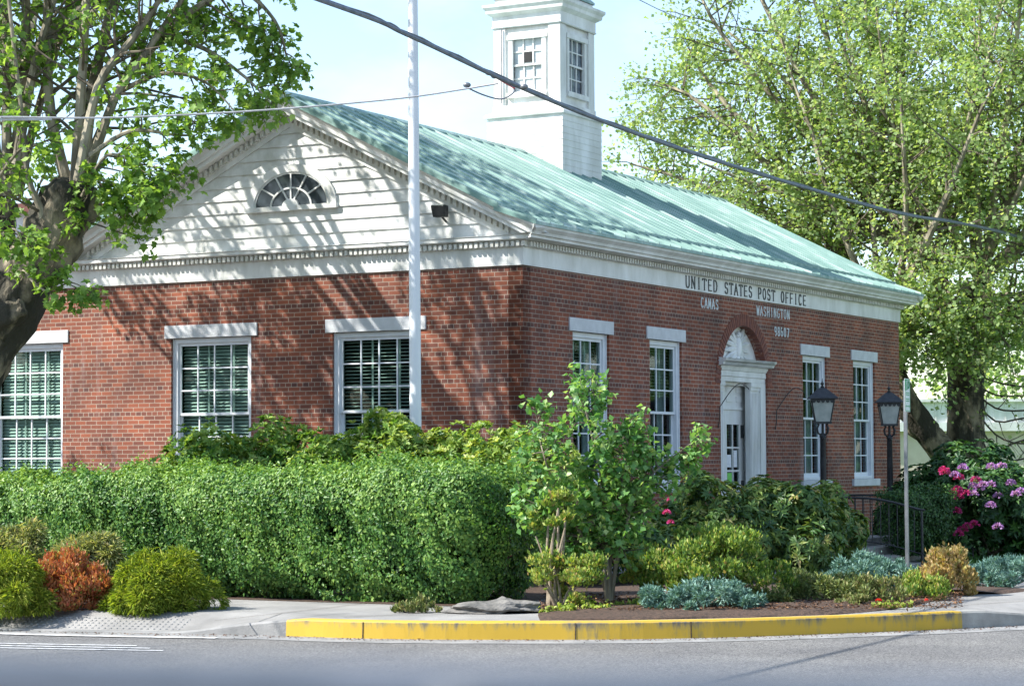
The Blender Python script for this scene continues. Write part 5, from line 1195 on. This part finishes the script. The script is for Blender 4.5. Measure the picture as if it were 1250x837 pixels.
# rhododendrons in front of the street side
RG = 'rhododendrons along the entrance side'
shr(720, 592, 190, 30.0, 'dark rhododendron behind the young tree', 11000, .13, 'rhodo_dark', 'droop', width=.28, whorl=8, lumps=40, lr=.3, group=RG, flowers=[('magenta', .98, -.5, .95, .05), ('magenta', 1.04, -.5, 1.12, .05), ('magenta', 1.03, -.5, .82, .045)], low=.2)
shr(862, 578, 150, 32.0, 'broad rhododendron left of centre below the post office door', 16000, .12, 'rhodo', 'droop', width=.27, whorl=8, lumps=46, lr=.3, group=RG, low=.15, ry=1.0)
shr(945, 576, 160, 32.4, 'broad rhododendron below the first lamp post', 17000, .12, 'rhodo', 'droop', width=.27, whorl=8, lumps=46, lr=.3, group=RG, low=.12, ry=1.0)
shr(998, 588, 96, 33.2, 'rounded rhododendron at the foot of the entrance steps', 14000, .12, 'rhodo', 'droop', width=.27, whorl=8, lumps=40, lr=.3, group=RG, low=.1, ry=.9)
# flowering rhododendron on the right
YF = 40.5; cF = D(1200, 556, YF)
def fl_at(px, py, mat, r=.085): p = D(px, py, YF-1.75); return (mat, (p[0]-cF[0]), -1.75+random.uniform(-.05, .15), p[2]-.02, r)
fls = [fl_at(*q, 'magenta') for q in ((1155, 577), (1172, 583), (1170, 598), (1192, 586), (1166, 600), (1178, 602), (1172, 607), (1169, 624), (1176, 647), (1170, 652), (1190, 640), (1182, 643), (1152, 574))]
fls += [fl_at(*q, 'purple') for q in ((1166, 580), (1176, 571), (1190, 594), (1188, 603), (1200, 592), (1211, 592), (1210, 570), (1224, 569), (1236, 590), (1240, 603), (1246, 600), (1209, 617), (1218, 643), (1220, 606), (1196, 596))]
shr(1200, 556, 205, YF, 'large dark rhododendron with magenta and purple flowers under the right tree', 36000, .13, 'rhodo_dark', 'droop', width=.3, whorl=8, lumps=90, lr=.24, zb=.02, flowers=fls, low=.05, ry=1.9, name='flowering_rhododendron')
shr(1118, 588, 90, 42.5, 'dark rhododendron beside the far corner of the brick wall', 10000, .13, 'rhodo_dark', 'droop', width=.3, whorl=8, lumps=40, lr=.28, zb=.02, low=.05)
# corner bed
shr(684, 655, 112, 24.5, 'spreading azalea with pale bare stems at the left end of the corner bed', 4600, .05, 'azalea', 'up', width=.45, lumps=20, lr=.22, stems=14, stemmat='stem', low=.12, name='azalea', cat='shrub', lz=.5, rag=.05)
shr(672, 584, 84, 24.75, 'tufts of azalea leaves on crooked bare stems left of the young tree', 2300, .055, 'azalea', 'up', width=.45, lumps=9, lr=.17, stems=8, stemmat='stem', low=.6, ry=.25, name='azalea', lz=.4)
shr(875, 640, 190, 25.2, 'wide green-yellow azalea right of the young tree', 13000, .05, 'azalea', 'up', width=.45, lumps=44, lr=.2, stems=12, low=.2, name='azalea', tint=-.12, lz=.55, rag=.06)
shr(805, 662, 90, 25.6, 'small azalea tucked between the young tree and the wide azalea', 3600, .05, 'azalea', 'up', width=.45, lumps=18, lr=.25, stems=5, low=.2, name='azalea', lz=.5, rag=.05)
shr(700, 738, 110, 24.1, 'lime green ground cover at the kerb by the young tree', 2600, .045, 'lime', 'face', width=.6, lumps=30, lr=.14, stems=0, low=.1, ry=.22, name='ground_cover', cat='plant')
shr(850, 714, 190, 24.25, 'low blue juniper spreading along the yellow curb', 13000, .055, 'blue', 'spike', width=.22, lumps=60, lr=.16, stems=3, low=.1, ry=.55, name='blue_juniper')
shr(1065, 682, 125, 29.0, 'blue juniper at the foot of the parking sign post', 10000, .06, 'blue', 'spike', width=.22, lumps=50, lr=.2, stems=3, low=.1, name='blue_juniper')
shr(1232, 684, 120, 29.5, 'blue juniper at the right edge of the photo', 10000, .06, 'blue', 'spike', width=.22, lumps=50, lr=.2, stems=3, low=.1, name='blue_juniper', ry=.9)
shr(1190, 694, 60, 30.2, 'small dark blue juniper behind the amber shrub', 3500, .06, 'blue', 'spike', width=.22, lumps=24, lr=.24, stems=2, low=.1, name='blue_juniper', tint=-.25)
shr(1000, 702, 130, 25.6, 'low olive juniper in the middle of the corner bed', 8500, .05, 'olive', 'spike', width=.25, lumps=46, lr=.18, stems=3, low=.1, name='olive_juniper')
shr(1068, 706, 80, 25.4, 'brownish low shrub left of the amber shrub', 4200, .045, 'olive', 'up', width=.35, lumps=26, lr=.22, stems=4, low=.1, name='low_shrub', tint=.2)
shr(1122, 702, 75, 26.2, 'low yellow-green shrub in front of the sign post', 3800, .045, 'azalea', 'up', width=.4, lumps=24, lr=.24, stems=4, low=.1, name='low_shrub', tint=-.1)
shr(1153, 670, 78, 27.0, 'rounded amber and yellow shrub right of the sign post', 6500, .055, 'amber', 'up', width=.45, lumps=40, lr=.24, stems=6, low=.05, name='amber_shrub')
shr(972, 700, 60, 26.4, 'small dark green conifer tuft behind the olive juniper', 2800, .05, 'olive', 'spike', width=.25, lumps=18, lr=.26, stems=2, low=.1, name='olive_juniper', tint=-.2)
c = D(1085, 735, 24.6); f_ = [('redf', random.uniform(-.2, .35), -.12, .12, .02) for k in range(3)]
shr(1090, 738, 56, 24.55, 'tiny plant with red flowers by the yellow curb', 900, .04, 'lime', 'up', width=.45, lumps=12, lr=.2, stems=2, low=.1, name='flowering_plant', cat='plant', flowers=f_, ry=.12)
shr(508, 733, 66, 24.4, 'small sparse shrub growing in the sidewalk behind the yellow curb', 1300, .045, 'olive', 'up', width=.4, lumps=14, lr=.22, stems=5, low=.1, ry=.2, name='low_shrub', tint=.2)
# left bed
shr(200, 676, 132, 25.0, 'feathery yellow-green thread cypress right of the orange shrub', 20000, .075, 'thread', 'droop', width=.09, lumps=64, lr=.24, stems=3, low=.0, name='thread_cypress', ry=.5, tint=-.05)
shr(12, 676, 92, 24.9, 'feathery yellow-green thread cypress at the left edge of the photo', 15000, .075, 'thread', 'droop', width=.09, lumps=52, lr=.26, stems=3, low=.0, name='thread_cypress', ry=.5)
shr(82, 676, 116, 25.2, 'orange and red leaved shrub between the two thread cypresses', 11000, .05, 'orange', 'up', width=.42, lumps=60, lr=.22, stems=4, low=.02, name='orange_shrub', ry=.5)
shr(22, 638, 74, 26.4, 'pale yellow conifer behind the orange shrub, farther left', 6000, .09, 'pale', 'droop', width=.12, lumps=28, lr=.28, stems=2, low=.3, name='pale_conifer')
shr(108, 650, 92, 26.3, 'pale yellow conifer behind the orange shrub, farther right', 7000, .09, 'pale', 'droop', width=.12, lumps=30, lr=.28, stems=2, low=.3, name='pale_conifer')
shr(700, 728, 80, 24.9, 'lime green ground cover between the azalea stems and the young tree', 2200, .045, 'lime', 'face', width=.6, lumps=24, lr=.2, stems=0, low=.1, name='ground_cover', cat='plant')
shr(785, 730, 70, 24.6, 'small yellow-green azalea beside the left end of the low blue juniper', 2200, .045, 'azalea', 'up', width=.45, lumps=16, lr=.25, stems=3, low=.1, name='azalea', lz=.6)
shr(1040, 728, 70, 24.9, 'low brownish spreading plant on the mulch near the yellow curb', 2200, .04, 'olive', 'up', width=.4, lumps=18, lr=.22, stems=2, low=.1, name='low_shrub', tint=.25, ry=.3)
shr(930, 722, 70, 25.0, 'low olive juniper beside the right end of the low blue juniper', 3200, .05, 'olive', 'spike', width=.25, lumps=22, lr=.22, stems=2, low=.1, name='olive_juniper')
# grit and leaf crumbs along the gutter
gp = []
for k in range(1600):
    i = random.randrange(14, len(line)-8); t = random.random(); a_ = off(i, -.02-abs(random.gauss(0, .16))); b_ = off(i+1, -.02-abs(random.gauss(0, .16))); gp.append((a_[0]+(b_[0]-a_[0])*t, a_[1]+(b_[1]-a_[1])*t, .012))
P = np.array(gp); n = len(P)
tag(leaves('gutter_grit', P.astype(np.float32), unit(n)*np.array([1, 1, .1]), np.tile([0, 0, 1.], (n, 1))+rng.normal(size=(n, 3))*.25, rng.uniform(.008, .03, n), LF['chips'], None, .6), kind='stuff')
# rock at the kerb
bm = bmesh.new(); bmesh.ops.create_icosphere(bm, subdivisions=4, radius=1)
for v in bm.verts:
    x, y, z = v.co; r = 1+.10*sin(x*5+1)*cos(y*7)+.08*sin(z*9+x*4)+.05*sin(x*17+y*13); v.co = Vector((x*.50*r, y*.26*r, (max(z, -.2)*.10+.012*sin(x*9)*max(z, 0)+.02*(x > .1))*r))
me = bpy.data.meshes.new('rock'); bm.to_mesh(me); bm.free(); me.materials.append(MT['rock']); ro_ = bpy.data.objects.new('rock', me); COL.objects.link(ro_); c = D(605, 744, 24.3); ro_.location = (c[0], c[1], .21); ro_.rotation_euler = (0, 0, .1)
tag(ro_, 'flat grey weathered rock lying behind the yellow curb', 'rock')
# fallen leaves and chips on mulch
n = 6000; pl_ = []
for k in range(n):
    px = random.uniform(660, 1180); Y = random.uniform(23.6, 26.5); p = D(px, 740, Y); pl_.append((p[0], Y+.2, .245))
P = np.array(pl_); 
tag(leaves('leaf_litter', P.astype(np.float32), unit(n)*np.array([1, 1, .15]), np.tile([0, 0, 1.], (n, 1))+rng.normal(size=(n, 3))*.3, rng.uniform(.02, .05, n), LF['chips'], None, .35), kind='stuff')
# grass blades on the lawn strip at right
n = 16000; gx = rng.uniform(6.9, 16, n); gy = rng.uniform(38.4, 44, n); P = np.stack([gx, gy, np.full(n, .028)], 1)
tag(leaves('lawn_grass', P.astype(np.float32), unit(n)*.4+np.array([0, 0, 1.]), unit(n), rng.uniform(.04, .09, n), LF['grass'], None, .12), kind='stuff')
# ------------------------------------------------------------------ the car door the picture is taken over, far out of focus
cd = empty('car_door', (0, .72, 1.022)); cd.rotation_euler = (0, radians(1.6), 0); tag(cd, 'out of focus dark car door ledge at the bottom edge of the photo', 'car door')
MT['carpaint'] = noisy('car_trim', (.05, .06, .08), (.10, .12, .15), 3, .35)
mb = MB(); mb.prism([(-.03, -.6), (-.05, .55), (-.04, .66), (-.02, .695), (.02, .70), (.045, .68), (.06, .6), (.06, -.6)], (-.45, 0, 0), (.75, 0, 0), (0, 1, 0), Z3); mb.build('door_panel', MT['carpaint'], cd, True)
mb = MB(); mb.prism([(-.012, .70), (-.010, .712), (.010, .712), (.012, .70)], (-.45, 0, 0), (.72, 0, 0), (0, 1, 0), Z3); mb.build('window_seal', MT['rubber'], cd)
mb = MB(); mb.lathe([(.012, .69), (.011, .706), (.007, .711), (.001, .712)], (-.155, 0, 0), 12); mb.build('lock_knob', MT['knob'], cd, True)
mb = MB(); mb.lathe([(.020, .69), (.018, .704), (.010, .709), (.001, .710)], (-.035, 0, 0), 14); mb.build('trim_knob', MT['galv'], cd, True)
print('objects', len(bpy.data.objects))
